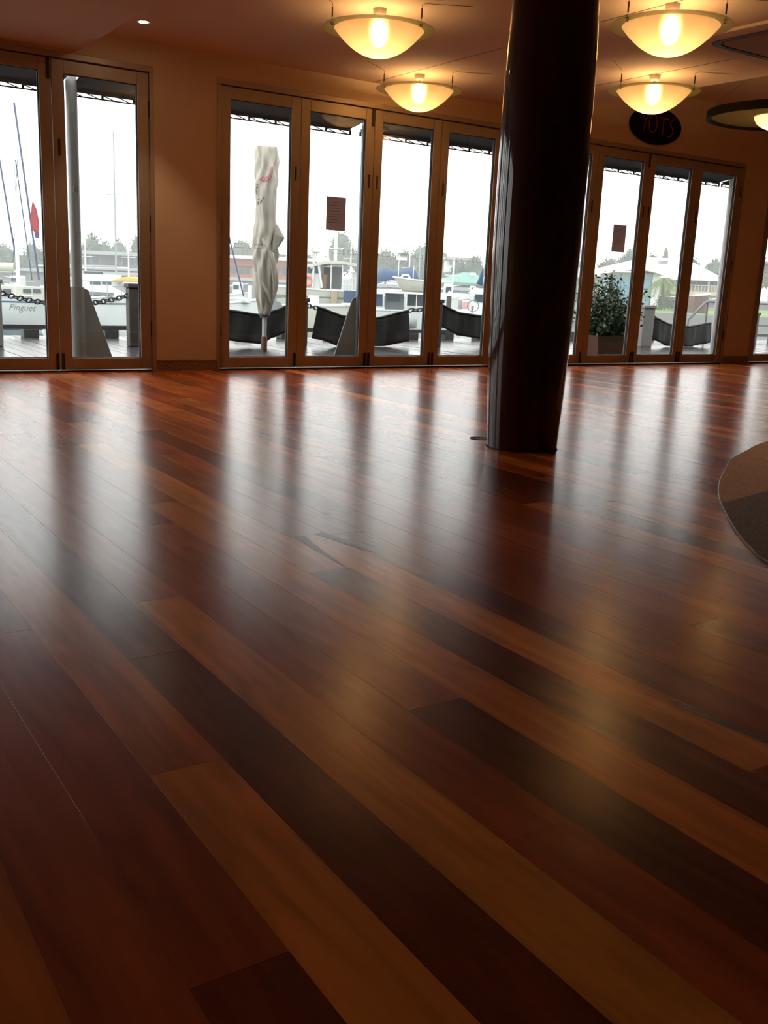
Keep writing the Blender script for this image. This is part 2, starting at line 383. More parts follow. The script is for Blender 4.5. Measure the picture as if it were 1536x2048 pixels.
# ---- folding doors
FY = YW + .012
def frame_unit(idx, x0, x1):
    t = thing('trim_%d' % idx, ['brown metal door frame under the low bulkhead', 'brown metal door frame around the umbrella view', 'brown metal door frame below the oval sign', 'brown metal door frame at the far right edge', 'brown metal frame of the unseen door set added for daylight'][idx - 1], 'door frame', kind='structure')
    MB().box(x0, x1, FY - .02, FY + .1, TOPZ - .045, TOPZ).build('head', 'aluminium', t, bevel=.003)
    MB().box(x0, x1, FY - .008, FY + .004, TOPZ - .052, TOPZ - .045).build('head_groove', 'gasket', t)
    for xa, xb in ((x0, x0 + .035), (x1 - .035, x1)):
        MB().box(xa, xb, FY - .02, FY + .1, 0, TOPZ - .045).build('jamb', 'aluminium', t, bevel=.003)
    MB().box(x0, x1, FY - .012, FY + .1, -.02, .012).build('sill', 'rail_wood', t)
PANELS = {}
def panel(num, x0, x1, glass, label, bolts, slot, hinge):
    d = thing('door_%d' % num, label, 'glass door', kind='structure')
    y0, y1 = FY, FY + .05; gx0, gx1 = glass; gz0, gz1 = .112, 2.253
    z0, z1 = .018, TOPZ - .05; e = .0025
    for xa, xb in ((x0 + e, gx0), (gx1, x1 - e)): MB().box(xa, xb, y0, y1, z0, z1).build('stile', 'aluminium', d, bevel=.004)
    for za, zb in ((z0, gz0), (gz1, z1)): MB().box(gx0, gx1, y0 + .001, y1 - .001, za, zb).build('rail', 'aluminium', d, bevel=.004)
    g = MB().box(gx0 + .001, gx1 - .001, y0 + .024, y0 + .028, gz0 + .001, gz1 - .001).build('glass_pane', 'pane_glass', d)
    s = .006
    for q in ((gx0, gx0 + s, gz0, gz1), (gx1 - s, gx1, gz0, gz1), (gx0 + s, gx1 - s, gz0, gz0 + s), (gx0 + s, gx1 - s, gz1 - s, gz1)):
        MB().box(q[0], q[1], y0 + .012, y0 + .038, q[2], q[3]).build('gasket', 'gasket', d)
    # etched safety marks across the pane
    dm = MB(); w = gx1 - gx0; zc = 1.075; yy = y0 + .0225
    def rectline(xa, xb, za, zb, t=.0035):
        dm.box(xa, xb, yy, yy + .001, za, za + t); dm.box(xa, xb, yy, yy + .001, zb - t, zb); dm.box(xa, xa + t, yy, yy + .001, za, zb); dm.box(xb - t, xb, yy, yy + .001, za, zb)
    for xa, xb, dz in ((.10, .28, .018), (.33, .37, .024), (.42, .62, .018), (.67, .71, .024), (.76, .92, .018)):
        rectline(gx0 + w * xa, gx0 + w * xb, zc - dz, zc + dz)
    dm.build('safety_marks', 'decal', g)
    for side, kinds in bolts.items():
        xb = x0 + .022 if side == 'l' else x1 - .022
        if 'b' in kinds: MB().box(xb - .011, xb + .011, y0 - .014, y0, .02, .15).build('floor_bolt', 'black_fitting', d, bevel=.004)
        if 't' in kinds: MB().box(xb - .011, xb + .011, y0 - .014, y0, 2.20, 2.36).build('head_bolt', 'black_fitting', d, bevel=.004)
    for side in slot:
        xb = x0 + .045 if side == 'l' else x1 - .045
        MB().box(xb - .009, xb + .009, y0 - .006, y0, 1.66, 1.78).build('flush_pull', 'black_fitting', d, bevel=.003)
    for side in hinge:
        xb = x0 if side == 'l' else x1
        for zc_ in (.35, 1.2, 2.08): MB().tube([(xb, y0 - .006, zc_ - .06), (xb, y0 - .006, zc_ + .06)], .008, 8).build('hinge', 'black_fitting', d, True)
    return d
for i, (x0, x1) in enumerate(U): frame_unit(i + 1, x0, x1)
dn = 1
labs = {0: ['glass door leaf beyond the left picture edge, outermost', 'glass door leaf just beyond the left picture edge', 'glass door leaf at the left edge, blue-striped sailboat behind it', 'glass door leaf beside the cream pier, grey fin post behind it'],
        1: ['glass door leaf with the closed umbrella behind it', 'glass door leaf with a brown notice, trawler behind it', 'glass door leaf with the blue-covered boat behind it', 'glass door leaf just left of the dark column'],
        2: ['glass door leaf half hidden by the dark column', 'glass door leaf with a brown notice, potted shrub behind it', 'glass door leaf with the palm tree behind it', 'glass door leaf with the handrail behind it, right end'],
        3: ['glass door leaf cut by the right picture edge', 'glass door leaf beyond the right picture edge', 'glass door leaf second beyond the right edge', 'glass door leaf last at the right end'],
        4: ['unseen glass door leaf added for daylight at left, first', 'unseen glass door leaf added for daylight at left, second', 'unseen glass door leaf added for daylight at left, third', 'unseen glass door leaf added for daylight at left, fourth']}
boltsC = [({'r': 'b'}, 'r', 'l'), ({'r': 'bt'}, 'r', ''), ({'l': 'b', 'r': 'b'}, 'l', ''), ({'l': 'b'}, 'l', 'r')]
boltsL = [({}, '', 'l'), ({'r': 'b'}, 'r', ''), ({'r': 'bt'}, '', ''), ({'l': 'b'}, 'l', 'r')]
for ui, (x0, x1) in enumerate(U):
    a0, a1 = x0 + .035, x1 - .035; pw = (a1 - a0) / 4
    for k in range(4):
        pa, pb = a0 + k * pw, a0 + (k + 1) * pw; st = .093
        b_, s_, h_ = (boltsL if ui == 0 else boltsC)[k]
        panel(dn, pa, pb, (pa + st, pb - st), labs[ui][k], b_, s_, h_); dn += 1

# ---- column
prof = [(.186, 0), (.190, .1), (.196, .22), (.206, .48), (.214, .75), (.2205, 1.0), (.222, 1.3), (.221, 1.62), (.217, 1.95), (.206, 2.18), (.188, 2.45), (.182, CEIL)]
colm = thing('column', 'dark lacquered round timber column bulging in the middle', 'column', (3.41, 3.81, 0))
fine = []
for i in range(len(prof) - 1):
    for k in range(3): t = k / 3; fine.append((prof[i][0] * (1 - t) + prof[i + 1][0] * t, prof[i][1] * (1 - t) + prof[i + 1][1] * t))
fine.append(prof[-1])
sh = MB().lathe(fine, 64).build('shaft', 'column_lacquer', colm, True)
MB().lathe([(.1855, 0.0005), (.189, .0005), (.189, .006), (.1875, .006)], 64).build('base_seal', 'gasket', colm, True)
h = F(958, 877)
fo = thing('floor_socket', 'small black round floor plate beside the column foot', 'floor plate', (h.x, h.y, 0))
MB().lathe([(0.0, .001), (.042, .001), (.046, .003), (.050, .003), (.052, .0005)], 32).build('plate', 'gasket', fo, True)

# ---- stone floor inset with a metal edge at right
edge = [Vector((5.9, 3.62, 0)), Vector((4.99, 3.43, 0)), Vector((4.54, 3.25, 0)), Vector((4.22, 3.10, 0)), Vector((3.94, 2.92, 0)), Vector((3.67, 2.74, 0)), Vector((3.47, 2.59, 0)),
        Vector((3.27, 2.42, 0)), Vector((3.07, 2.23, 0)), Vector((2.91, 2.07, 0)), Vector((2.78, 1.92, 0)), Vector((2.68, 1.78, 0)), Vector((2.45, 1.3, 0)), Vector((2.35, .5, 0))]
def smooth_line(p, n=6):
    out = []
    for i in range(len(p) - 1):
        p0, p1, p2, p3 = p[max(i - 1, 0)], p[i], p[i + 1], p[min(i + 2, len(p) - 1)]
        for k in range(n):
            t = k / n
            out.append(.5 * ((2 * p1) + (-p0 + p2) * t + (2 * p0 - 5 * p1 + 4 * p2 - p3) * t * t + (-p0 + 3 * p1 - 3 * p2 + p3) * t ** 3))
    return out + [p[-1]]
ed = smooth_line(edge)
sf = thing('stone_floor_inset', 'curved polished dark stone floor area with a thin metal edge', 'stone floor', kind='structure')
poly = ed + [Vector((2.3, -2, 0)), Vector((8.5, -2, 0)), Vector((8.5, 3.7, 0))]
ja, jb = F(1446, 1008), F(1536, 984)  # inset is coloured brown beyond this diagonal line, darker on the near side
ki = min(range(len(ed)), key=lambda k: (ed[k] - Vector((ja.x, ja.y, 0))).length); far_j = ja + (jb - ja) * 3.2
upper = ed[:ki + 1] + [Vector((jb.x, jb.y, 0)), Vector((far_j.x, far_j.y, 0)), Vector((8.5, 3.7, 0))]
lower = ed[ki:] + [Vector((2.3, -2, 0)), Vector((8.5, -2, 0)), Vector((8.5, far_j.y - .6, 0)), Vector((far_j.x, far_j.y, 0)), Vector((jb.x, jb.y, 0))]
for nm_, pl_, mm_ in (('inset_brown_part', upper, 'inset_brown'), ('inset_dark_part', lower, 'stone')): MB().prism([(q.x, q.y, .0006) for q in pl_], (0, 0, .0054)).build(nm_, mm_, sf)
MB().tube([(q.x, q.y, .003) for q in ed], .004, 6).build('metal_edge', 'trim_metal', sf, True)

# ================================================================== LAMPS
def pendant(x, y, label):
    t = thing('pendant_lamp', label, 'pendant lamp', (x, y, 0), 0, 'frosted bowl pendants under the flat ceiling')
    RZ = CEIL - .105
    inner = [(.30 * k / 14, -.195 + .175 * (k / 14) ** 2.1) for k in range(15)]
    bowl = MB().lathe([(r, RZ + z) for r, z in inner[::1]] , 56)
    bowl.build('glass_bowl', 'frosted_glass', t, True)
    MB().lathe([(.298, RZ - .024), (.335, RZ - .022), (.372, RZ - .024), (.374, RZ - .020), (.335, RZ - .017), (.300, RZ - .019)], 56, close=True).build('glass_brim', 'green_edge_glass', t, True)
    MB().lathe([(.002, RZ - .150), (.028, RZ - .143), (.044, RZ - .12), (.048, RZ - .085), (.042, RZ - .05), (.026, RZ - .028), (.016, RZ - .02)], 20).build('bulb', 'bulb_glow', t, True)
    MB().lathe([(.016, RZ - .025), (.02, RZ - .02), (.02, RZ + .02), (.006, RZ + .03), (.005, CEIL - .05)], 16).build('lamp_holder', 'white_plastic', t, True)
    MB().lathe([(.006, CEIL - .05), (.03, CEIL - .048), (.042, CEIL - .035), (.045, CEIL)], 24).build('ceiling_rose', 'white_plastic', t, True)
    for k in range(3):
        a_ = math.radians(205 + 120 * k) - .59; cx, cy = .335 * math.cos(a_), .335 * math.sin(a_)
        ox, oy = math.cos(a_ + .7), math.sin(a_ + .7)
        w_ = MB().tube([(cx, cy, RZ - .01), (cx, cy, RZ + .045), (cx, cy, CEIL - .012), (cx + .03 * ox, cy + .03 * oy, CEIL - .004), (cx + .33 * ox, cy + .33 * oy, CEIL - .003)], .0016, 5).build('suspension_wire', 'cable_metal', t, True)
        MB().tube([(cx, cy, RZ + .012), (cx, cy, RZ + .07)], .0055, 6).build('turnbuckle', 'cable_metal', w_, True)
        MB().lathe([(.001, RZ - .02), (.011, RZ - .018), (.011, RZ - .008), (.001, RZ - .006)], 12, (cx, cy, 0)).build('knob', 'cable_metal', w_, True)
        MB().tube([(cx + .009 * math.cos(q), cy, RZ - .03 + .009 * math.sin(q)) for q in [k2 * math.pi / 5 for k2 in range(11)]], .0022, 5).build('eye', 'cable_metal', w_, True)
    return t
pendant(3.72, 5.87, 'frosted bowl pendant nearest the bulkhead, upper left of the four')
pendant(5.09, 7.35, 'frosted bowl pendant close to the doors, left of the column')
pendant(5.01, 4.52, 'largest frosted bowl pendant, upper right beside the ceiling vent')
pendant(6.47, 5.95, 'frosted bowl pendant in front of the oval sign')

# ring lamp in the raised bay
rl = thing('ring_lamp', 'round hanging lamp with a dark ring and small glowing bowl', 'pendant lamp', (7.86, 5.73, 0))
z_ = 2.40
MB().lathe([(.60, z_ - .035), (.62, z_ - .03), (.62, z_ + .035), (.60, z_ + .04), (.575, z_ + .02), (.575, z_ - .02)], 72, close=True).build('ring', 'ring_dark', rl, True)
MB().lathe([(.215, z_ - .012), (.574, z_ - .012), (.574, z_ - .004), (.215, z_ - .004)], 64, close=True).build('glass_disc', 'green_edge_glass', rl, True)
MB().lathe([(.21 * math.sin(k * math.pi / 20), z_ - .005 - .12 * math.cos(k * math.pi / 20)) for k in range(11)], 40).build('glass_bowl', 'frosted_glass', rl, True)
MB().lathe([(.001, z_ - .085), (.03, z_ - .075), (.038, z_ - .05), (.03, z_ - .02), (.015, z_)], 20).build('bulb', 'ring_bulb_glow', rl, True)
MB().tube([(0, 0, z_), (0, 0, HIGH)], .008, 8).build('stem', 'cable_metal', rl, True)
MB().lathe([(.006, HIGH - .05), (.05, HIGH - .04), (.055, HIGH)], 24).build('ceiling_rose', 'white_plastic', rl, True)
for k in range(4):
    a_ = k * math.pi / 2 + 2.2
    MB().tube([(.6 * math.cos(a_), .6 * math.sin(a_), z_ + .035), (.06 * math.cos(a_), .06 * math.sin(a_), HIGH - .03)], .0035, 5).build('suspension_wire', 'cable_metal', rl, True)

# downlight
dp = F(287, 43, CEIL)
dl = thing('downlight', 'small bright recessed downlight beside the bulkhead', 'downlight', (dp.x, dp.y, 0))
MB().lathe([(.030, CEIL - .004), (.052, CEIL - .004), (.055, CEIL)], 32).build('trim_ring', 'white_plastic', dl, True)
MB().lathe([(.0, CEIL - .006), (.031, CEIL - .006), (.031, CEIL - .003)], 24).build('lens', 'downlight_glow', dl, True)
ld = bpy.data.lights.new('downlight_beam', 'SPOT'); ld.energy = 22; ld.color = (1, .72, .42); ld.spot_size = 1.5; ld.spot_blend = .5; ld.shadow_soft_size = .03
lo = bpy.data.objects.new('downlight_beam', ld); COL.objects.link(lo); lo.parent = dl; lo.location = (0, 0, CEIL - .02); lo.rotation_euler = (0, 0, 0)

# ceiling air vent
av = thing('ceiling_vent', 'square ceiling air vent with a dark rounded border', 'air vent', (6.36, 4.45, 0))
def rrect(hw, r, n=6):
    out = []
    for cx, cy, a0 in ((1, 1, 0), (-1, 1, 90), (-1, -1, 180), (1, -1, 270)):
        for k in range(n + 1):
            a_ = math.radians(a0 + 90 * k / n); out.append((cx * (hw - r) + r * math.cos(a_), cy * (hw - r) + r * math.sin(a_)))
    return out
def frame_rr(h0, r0, h1, r1, z0, z1):
    A, B = rrect(h0, r0), rrect(h1, r1)
    return MB().grid([[(x, y, z1) for x, y in A], [(x, y, z0) for x, y in A], [(x, y, z0) for x, y in B], [(x, y, z1) for x, y in B]], True)
frame_rr(.64, .04, .505, .12, CEIL - .02, CEIL).build('border_panel', 'ceiling_paint', av, bevel=.003)
frame_rr(.505, .12, .455, .10, CEIL - .026, CEIL).build('slot_rim', 'vent_dark', av)
MB().prism([(x, y, CEIL - .024) for x, y in rrect(.445, .09)], (0, 0, .02)).build('centre_panel', 'vent_panel', av, bevel=.003)

# ---- oval sign
sg = thing('oval_sign', 'dark oval wall sign with red tube letters reading YOTS', 'sign', (8.70, YW, 0))
zc = 2.635
def oval(hw, hh, n=56): return [(hw * math.cos(2 * math.pi * k / n), 0, zc + hh * math.sin(2 * math.pi * k / n)) for k in range(n)]
MB().prism([(x, -.035, z) for x, y, z in oval(.405, .192)], (0, .034, 0)).build('board', 'sign_board', sg, bevel=.004)
MB().tube([(x, -.036, z) for x, y, z in oval(.40, .188)] + [(.40, -.036, zc)], .006, 6).build('rim', 'ring_dark', sg, True)
def letter(strokes): 
    m_ = MB()
    for s in strokes: m_.tube([(x, -.05, zc + z) for x, z in s], .0055, 6)
    return m_.build('letter', 'neon_tube', sg, True)
letter([[(-.285, .115), (-.205, .035), (-.205, -.085)], [(-.205, .035), (-.125, .115)]])
letter([[(-.075 + .062 * math.cos(q), .015 + .095 * math.sin(q)) for q in [k * math.pi / 12 for k in range(25)]]])
letter([[(.015, .085), (.165, .085)], [(.09, .085), (.09, -.09)]])
letter([[(.275, .11), (.205, .06), (.205, .03), (.245, .0), (.26, -.045), (.235, -.085), (.165, -.1)]])

# ---- notices on the glass
def notice(px, py, w, h_, label):
    P = W(px, py, FY + .02); t = thing('paper_notice', label, 'notice', (P.x, FY + .0215, P.z - h_ / 2), 0, 'paper notices on the glass doors')
    MB().box(-w/2, w/2, -.0012, .0, 0, h_).build('sheet', 'notice_sheet', t)
    for k in range(8): MB().box(-w*.38, w * (.1 + .28 * R.random()), -.0016, -.0012, h_ * (.82 - k * .085), h_ * (.835 - k * .085)).build('text_line', 'notice_ink', t)
    return t
notice(672, 427.5, .205, .295, 'brown paper notice on the door in front of the trawler')
notice(1238, 477, .205, .295, 'brown paper notice on the door right of the column')

# ================================================================== THE TERRACE
DZ = -.03
dk = thing('deck', 'wet dark timber terrace deck outside the glass doors', 'deck', kind='structure')
dkm = MB()
for k in range(int(46 / .14)):
    x = -14 + k * .14; dkm.box(x + .003, x + .137, YW + .16, 12.72, DZ - .035, DZ + R.uniform(-.002, .002))
dkm.build('deck_boards', 'deck_wet', dk, kind='stuff')
MB().box(-14, 32, YW + .16, 12.72, DZ - .3, DZ - .05).build('joists', 'rail_wood', dk)
kb = thing('kerb_rail', 'low dark timber kerb rail on blocks along the deck edge', 'kerb rail', (0, 0, 0))
MB().box(-13, 31, 12.42, 12.58, .07, .125).build('rail_beam', 'rail_wood', kb, bevel=.006)
kx = [W(p, 672, 12.5).x for p in (60, 487, 569, 662, 821, 892, 958)]
kxs = sorted(kx + [kx[0] - 1.05, kx[0] - 2.1, kx[0] + 1.0, kx[0] + 1.9, kx[-1] + 1.0, kx[-1] + 2.0, kx[-1] + 3.0, kx[-1] + 4.0, kx[-1] + 5.0, kx[-1] + 6.0])
for x in kxs: MB().box(x - .09, x + .09, 12.41, 12.59, DZ, .07).build('block', 'rail_wood', kb, bevel=.006)
# posts
def post(x, y, w, h_, label, m='post_wood', cap=True):
    t = thing('mooring_post', label, 'post', (x, y, DZ))
    MB().box(-w/2, w/2, -w/2, w/2, 0, h_).build('shaft', m, t, bevel=.012)
    if cap: MB().box(-w/2 - .015, w/2 + .015, -w/2 - .015, w/2 + .015, h_, h_ + .05).build('cap', m, t, bevel=.01)
    return t
PY = 11.0
p1 = W(267, 690, PY); p0 = W(3, 680, PY); p2 = W(1290, 690, PY)
post(p1.x, PY, .125, .66, 'square dark timber post beside the white motor yacht')
post(p0.x - .08, PY, .17, .66, 'square dark timber post at the left picture edge', 'steel_grey')
post(p2.x, PY + .1, .26, .62, 'square stone post with a flat cap right of the shrub', 'concrete')
post(W(600, 690, PY).x, PY, .14, .56, 'dark timber post hidden behind the door stile by the umbrella')
post(W(868, 690, PY).x, PY, .14, .60, 'dark timber post behind the stile left of the black canvas')
post(W(1050, 690, PY).x, PY, .14, .56, 'dark timber post hidden behind the column')
post(15.1, PY, .14, .56, 'dark timber post at the end of the right-hand canvas')
# chains
def chain(pa, pb, sag, label, n):
    t = thing('chain', label, 'chain', pa); m_ = MB(); pa = Vector(pa); pb = Vector(pb)
    for k in range(n):
        u = (k + .5) / n; q = (pb - pa) * u; q.z -= sag * 4 * u * (1 - u)
        d = (pb - pa).normalized(); L = (pb - pa).length / n * .72
        side = Vector((0, 1, .4)).normalized() if k % 2 else Vector((0, -.4, 1)).normalized()
        m_.tube([q + d * (L * math.cos(a_)) + side * (.026 * math.sin(a_)) for a_ in [j * math.pi / 4 for j in range(9)]], .009, 5, False)
    m_.build('links', 'chain_iron', t, True); return t
xs = [p0.x - .08, p1.x, W(600, 690, PY).x, W(868, 690, PY).x, W(1050, 690, PY).x, p2.x, 15.1]
chain((xs[0], PY, .56), (xs[1], PY, .56), .13, 'sagging iron chain in front of the sailboat hull', 34)
chain((xs[1], PY, .56), (4.55, PY, .50), .03, 'short iron chain running behind the cream pier', 10)
chain((xs[2], PY, .54), (6.20, PY, .46), .02, 'iron chain end holding the middle black canvas, left', 5)
chain((7.62, PY, .46), (xs[3], PY, .53), .02, 'iron chain end holding the middle black canvas, right', 6)
chain((xs[5], PY, .52), (12.55, PY, .44), .02, 'short iron chain from the stone post', 5)
# black canvas screens hung along the chain
def canvas(pts_top, drop, label, sway=.03):
    n = 26; rows = []
    x0, x1 = pts_top[0][0], pts_top[-1][0]
    t = thing('canvas_screen', label, 'canvas screen', (x0, PY, 0), 0, 'black canvas screens hung on the chain')
    def top(x):
        for (xa, za), (xb, zb) in zip(pts_top, pts_top[1:]):
            if x <= xb + 1e-6: u = (x - xa) / (xb - xa); u = u * u * (3 - 2 * u) * .3 + u * .7; return za + (zb - za) * u
        return pts_top[-1][1]
    def dr(x): u = (x - x0) / (x1 - x0); return drop[0] + (drop[1] - drop[0]) * u + drop[2] * math.sin(math.pi * u)
    for j in range(9):
        v = j / 8; row = []
        for i in range(n + 1):
            x = x0 + (x1 - x0) * i / n; zt = top(x)
            row.append((x - x0 + (.04 * v if i == n else (-.06 * v if i == 0 else 0)), sway * math.sin(i * .9 + v * 2) * v + .012 * math.sin(i * 2.3), max(DZ + .006, zt - dr(x) * v)))
        rows.append(row)
    MB().grid(rows).build('cloth', 'black_canvas', t, True, solid=.006)
    MB().tube([(q[0], q[1] - .004, q[2]) for q in rows[0]], .014, 6).build('top_hem', 'black_canvas', t, True)
    return t
canvas([(4.55, .44), (5.0, .40), (5.4, .355), (5.62, .42), (5.86, .52)], (.34, .30, .04), 'black canvas screen on the chain behind the umbrella pole')
canvas([(6.20, .47), (6.6, .36), (7.1, .345), (7.62, .455)], (.40, .41, .0), 'black canvas screen touching the deck beside the leaning fin')
canvas([(8.12, .56), (8.5, .44), (8.95, .40), (9.4, .42), (9.75, .5)], (.30, .30, .02), 'black canvas screen just left of the dark column')
canvas([(12.52, .45), (12.9, .34), (13.4, .31), (13.95, .38)], (.36, .34, .0), 'black canvas screen in front of the grass at right')

# awning posts with triangular fins
def fin_post(px_top, px_b, side, label):
    Yp = 9.0; x = W(px_b, 500, Yp).x
    t = thing('awning_post', label, 'awning post', (x, Yp, DZ))
    MB().tube([(0, 0, .0), (0, 0, 2.62)], .048, 20).build('tube', 'steel_grey', t, True)
    MB().tube([(0, 0, .0), (0, 0, .685)], .062, 20).build('sleeve', 'fin_grey', t, True)
    MB().prism([(side * .055, -.008, .02), (side * .32, -.008, .02), (side * .10, -.008, .66), (side * .055, -.008, .68)], (0, .016, 0)).build('fin', 'fin_grey', t, bevel=.003)
    MB().box(-.16, .34 * max(side, .5) , -.12, .12, 0, .02).build('base_plate', 'fin_grey', t) if side > 0 else MB().box(-.34, .16, -.12, .12, 0, .02).build('base_plate', 'fin_grey', t)
    MB().box(-.02, .02, -.06, -.04, 1.50, 1.55).build('bracket', 'fin_grey', t)
    return x
fx1 = fin_post(148, 152, 1, 'grey steel awning post with a triangular fin, left of the pier')
fx2 = fin_post(722, 724, -1, 'grey steel awning post with a triangular fin left of its foot')
dx = fx2 - fx1
fx3 = fx2 + dx
t_ = fin_post(0, 0, 1, 'x') if False else None
# awnings between the posts
def awning(x0, x1, label):
    t = thing('awning', label, 'awning', (x0, 8.2, 0), 0, 'dark canvas awnings above the terrace')
    L = x1 - x0; rows = []
    for j in range(7):
        v = j / 6; rows.append([(L * i / 16, .02 + .98 * v, 2.62 - .255 * v - .035 * math.sin(math.pi * v) - .008 * math.sin(i * 1.7) * math.sin(math.pi * v)) for i in range(17)])
    MB().grid(rows).build('canvas', 'awning_canvas', t, True, solid=.008)
    MB().box(0, L, .985, .995, 2.335, 2.37).build('edge_hem', 'awning_canvas', t)
    MB().tube([(.0, 1.0, 2.305), (L, 1.0, 2.305)], .0065, 6).build('lacing_bar', 'ring_dark', t, True)
    n_ = max(2, int(L / .27)); m_ = MB()
    for k in range(n_ + 1):
        x = L * k / n_; MB().box(x - .010, x + .010, .993, 1.007, 2.303, 2.345).build('bar_tie', 'ring_dark', t)
    for k in range(n_ * 2): m_.tube([(L * (k / (2 * n_)), 1.0, 2.34), (L * ((k + .8) / (2 * n_)), 1.0, 2.306)], .0048, 4)
    m_.build('lacing_rope', 'ring_dark', t)
    MB().tube([(0, 0.02, 2.625), (L, .02, 2.625)], .03, 10).build('wall_roller', 'awning_canvas', t, True)
awning(fx1 - dx, fx1 - .06, 'dark canvas awning left of the first fin post')
awning(fx1 + .045, fx2 - .075, 'dark canvas awning between the two fin posts')
awning(fx2 + .05, fx3 - .05, 'dark canvas awning above the doors around the column')
xr = W(1466, 360, 9.0).x
awning(fx3 + .05, xr - .03, 'dark canvas awning above the right-hand doors')
awning(xr + .03, xr + dx, 'dark canvas awning beyond the far right door frame')
tp = thing('awning_post', 'grey steel awning post hidden behind the column', 'awning post', (fx3, 9.0, DZ))
MB().tube([(0, 0, 0), (0, 0, 2.62)], .048, 16).build('tube', 'steel_grey', tp, True); MB().box(-.12, .12, -.12, .12, 0, .02).build('base_plate', 'fin_grey', tp)
tp = thing('awning_post', 'pale steel awning post at the right end of the third door set', 'awning post', (xr, 9.0, DZ))
MB().tube([(0, 0, 0), (0, 0, 2.62)], .04, 16).build('tube', 'pole_white', tp, True); MB().box(-.12, .12, -.12, .12, 0, .02).build('base_plate', 'fin_grey', tp)

# umbrellas
def umbrella(x, y, label, seed, full=True):
    t = thing('closed_umbrella', label, 'umbrella', (x, y, DZ), 0, 'closed market umbrellas on the deck')
    rr = random.Random(seed)
    prof = [(.42, .055), (.5, .075), (.58, .095), (.75, .12), (.95, .132), (1.15, .135), (1.35, .128), (1.48, .105), (1.6, .112), (1.8, .120), (2.0, .118), (2.18, .122), (2.26, .118)]
    def rad(z):
        for (a0, r0), (a1, r1) in zip(prof, prof[1:]):
            if z <= a1: return r0 + (r1 - r0) * (z - a0) / (a1 - a0)
        return prof[-1][1]
    def S(th, z, off=0.0):
        ph = th + z * 1.9
        r = rad(z) * (1 + .12 * math.sin(4 * ph + 1.3 * math.sin(6 * z)) + .10 * math.sin(7 * th - 9 * z + 1.5 * math.sin(8 * z)) + .05 * math.sin(2 * th + 11 * z) + .045 * math.sin(13 * ph - 13 * z)) + off
        return (r * math.cos(th), r * math.sin(th), z)
    MB().tube([(0, 0, .04), (0, 0, 2.25)], .026, 14).build('pole', 'pole_white', t, True)
    MB().lathe([(.036, 0), (.036, .16), (.03, .17)], 16).build('floor_sleeve', 'terracotta', t, True)
    zs = [.42 + 1.84 * k / 60 for k in range(61)]
    rows = [[S(2 * math.pi * j / 72, z) for j in range(72)] for z in zs]
    top = rows[-1]
    rows.append([(q[0] * .8, q[1] * .8, q[2] + .015) for q in top]); rows.append([(q[0] * .1, q[1] * .1, q[2] + .03) for q in top])
    low = rows[0]; rows.insert(0, [(q[0] * .6, q[1] * .6, q[2] - .03 - .02 * (j % 6 == 0)) for j, q in enumerate(low)])
    cl_ = MB().grid(rows, True).build('cloth', 'umbrella_cloth', t, True)
    MB().lathe([(.058, .40), (.064, .405), (.064, .425), (.058, .43)], 24).build('tie_strap', 'umbrella_ink', t, True)
    # loose flap and fold
    cd = Vector((-SA, -CA, 0)); rt = Vector((CA, -SA, 0))          # towards the viewer, to the right
    p_ = lambda u, w, z: tuple(rt * u + cd * w + Vector((0, 0, z)))
    MB().grid([[p_(.07, .07, 1.46), p_(.10, .075, 1.33), p_(.09, .09, 1.13)], [p_(.13, .03, 1.43), p_(.19, .02, 1.30), p_(.12, .05, 1.15)], [p_(.14, .0, 1.42), p_(.215, -.01, 1.29), p_(.14, .01, 1.17)]]).build('loose_flap', 'umbrella_cloth', cl_, False, solid=.008)
    MB().tube([p_(-.09, .09, 1.34), p_(-.02, .13, 1.26), p_(.05, .135, 1.12), p_(.10, .11, .96), p_(.115, .07, .78), p_(.11, .06, .62)], [.008, .02, .026, .024, .02, .012], 8).build('wrap_fold', 'umbrella_cloth', cl_, True)
    MB().tube([p_(-.11, .06, .92), p_(-.03, .12, .8), p_(.05, .11, .66), p_(.08, .07, .56)], [.01, .02, .02, .01], 8).build('wrap_fold', 'umbrella_cloth', cl_, True)
    if full:
        th0 = math.atan2(cd.y, cd.x)
        def decal(poly_rows, m, nm):
            MB().grid([[S(th0 + u / .12, z, .004) for u, z in r_] for r_ in poly_rows]).build(nm, m, cl_, True)
        cu, cz, = .0, 2.0
        arc = []
        for rr_ in (.085, .095, .105, .115):
            arc.append([(cu - .01 + rr_ * math.cos(a_) * .8, cz + rr_ * math.sin(a_)) for a_ in [math.radians(-125 + 150 * k / 20) for k in range(21)]])
        decal(arc[2:], 'umbrella_red', 'red_logo_arc')
        for k in range(7):
            a_ = math.radians(-115 + 130 * k / 6); d_ = .012; ux, uz = -.01 + .083 * .8 * math.cos(a_), cz + .083 * math.sin(a_)
            decal([[(ux - d_, uz - d_ * 1.3), (ux - d_ * .2, uz - d_ * 1.3)], [(ux + d_ * .2, uz + d_ * 1.3), (ux + d_, uz + d_ * 1.3)]], 'umbrella_red', 'red_letter')
        for (u0, z0, u1, z1) in ((-.105, 1.79, -.08, 1.85), (-.112, 1.745, -.09, 1.785), (-.105, 1.765, -.082, 1.82), (-.04, 1.66, -.01, 1.71), (-.055, 1.645, -.04, 1.69), (-.1, 1.63, -.09, 1.67), (-.095, 1.69, -.07, 1.70)):
            decal([[(u0, z0), (u0 + .012, z0)], [(u1 - .004, z1), (u1 + .01, z1)]], 'umbrella_ink', 'black_letter')
    return t
ub = F(528, 702, DZ)
umbrella(ub.x, ub.y, 'closed beige umbrella with a red logo behind the second door set', 3)
u2 = W(1541, 700, 10.6)
umbrella(u2.x, 10.6, 'closed beige umbrella at the right picture edge', 5, False)

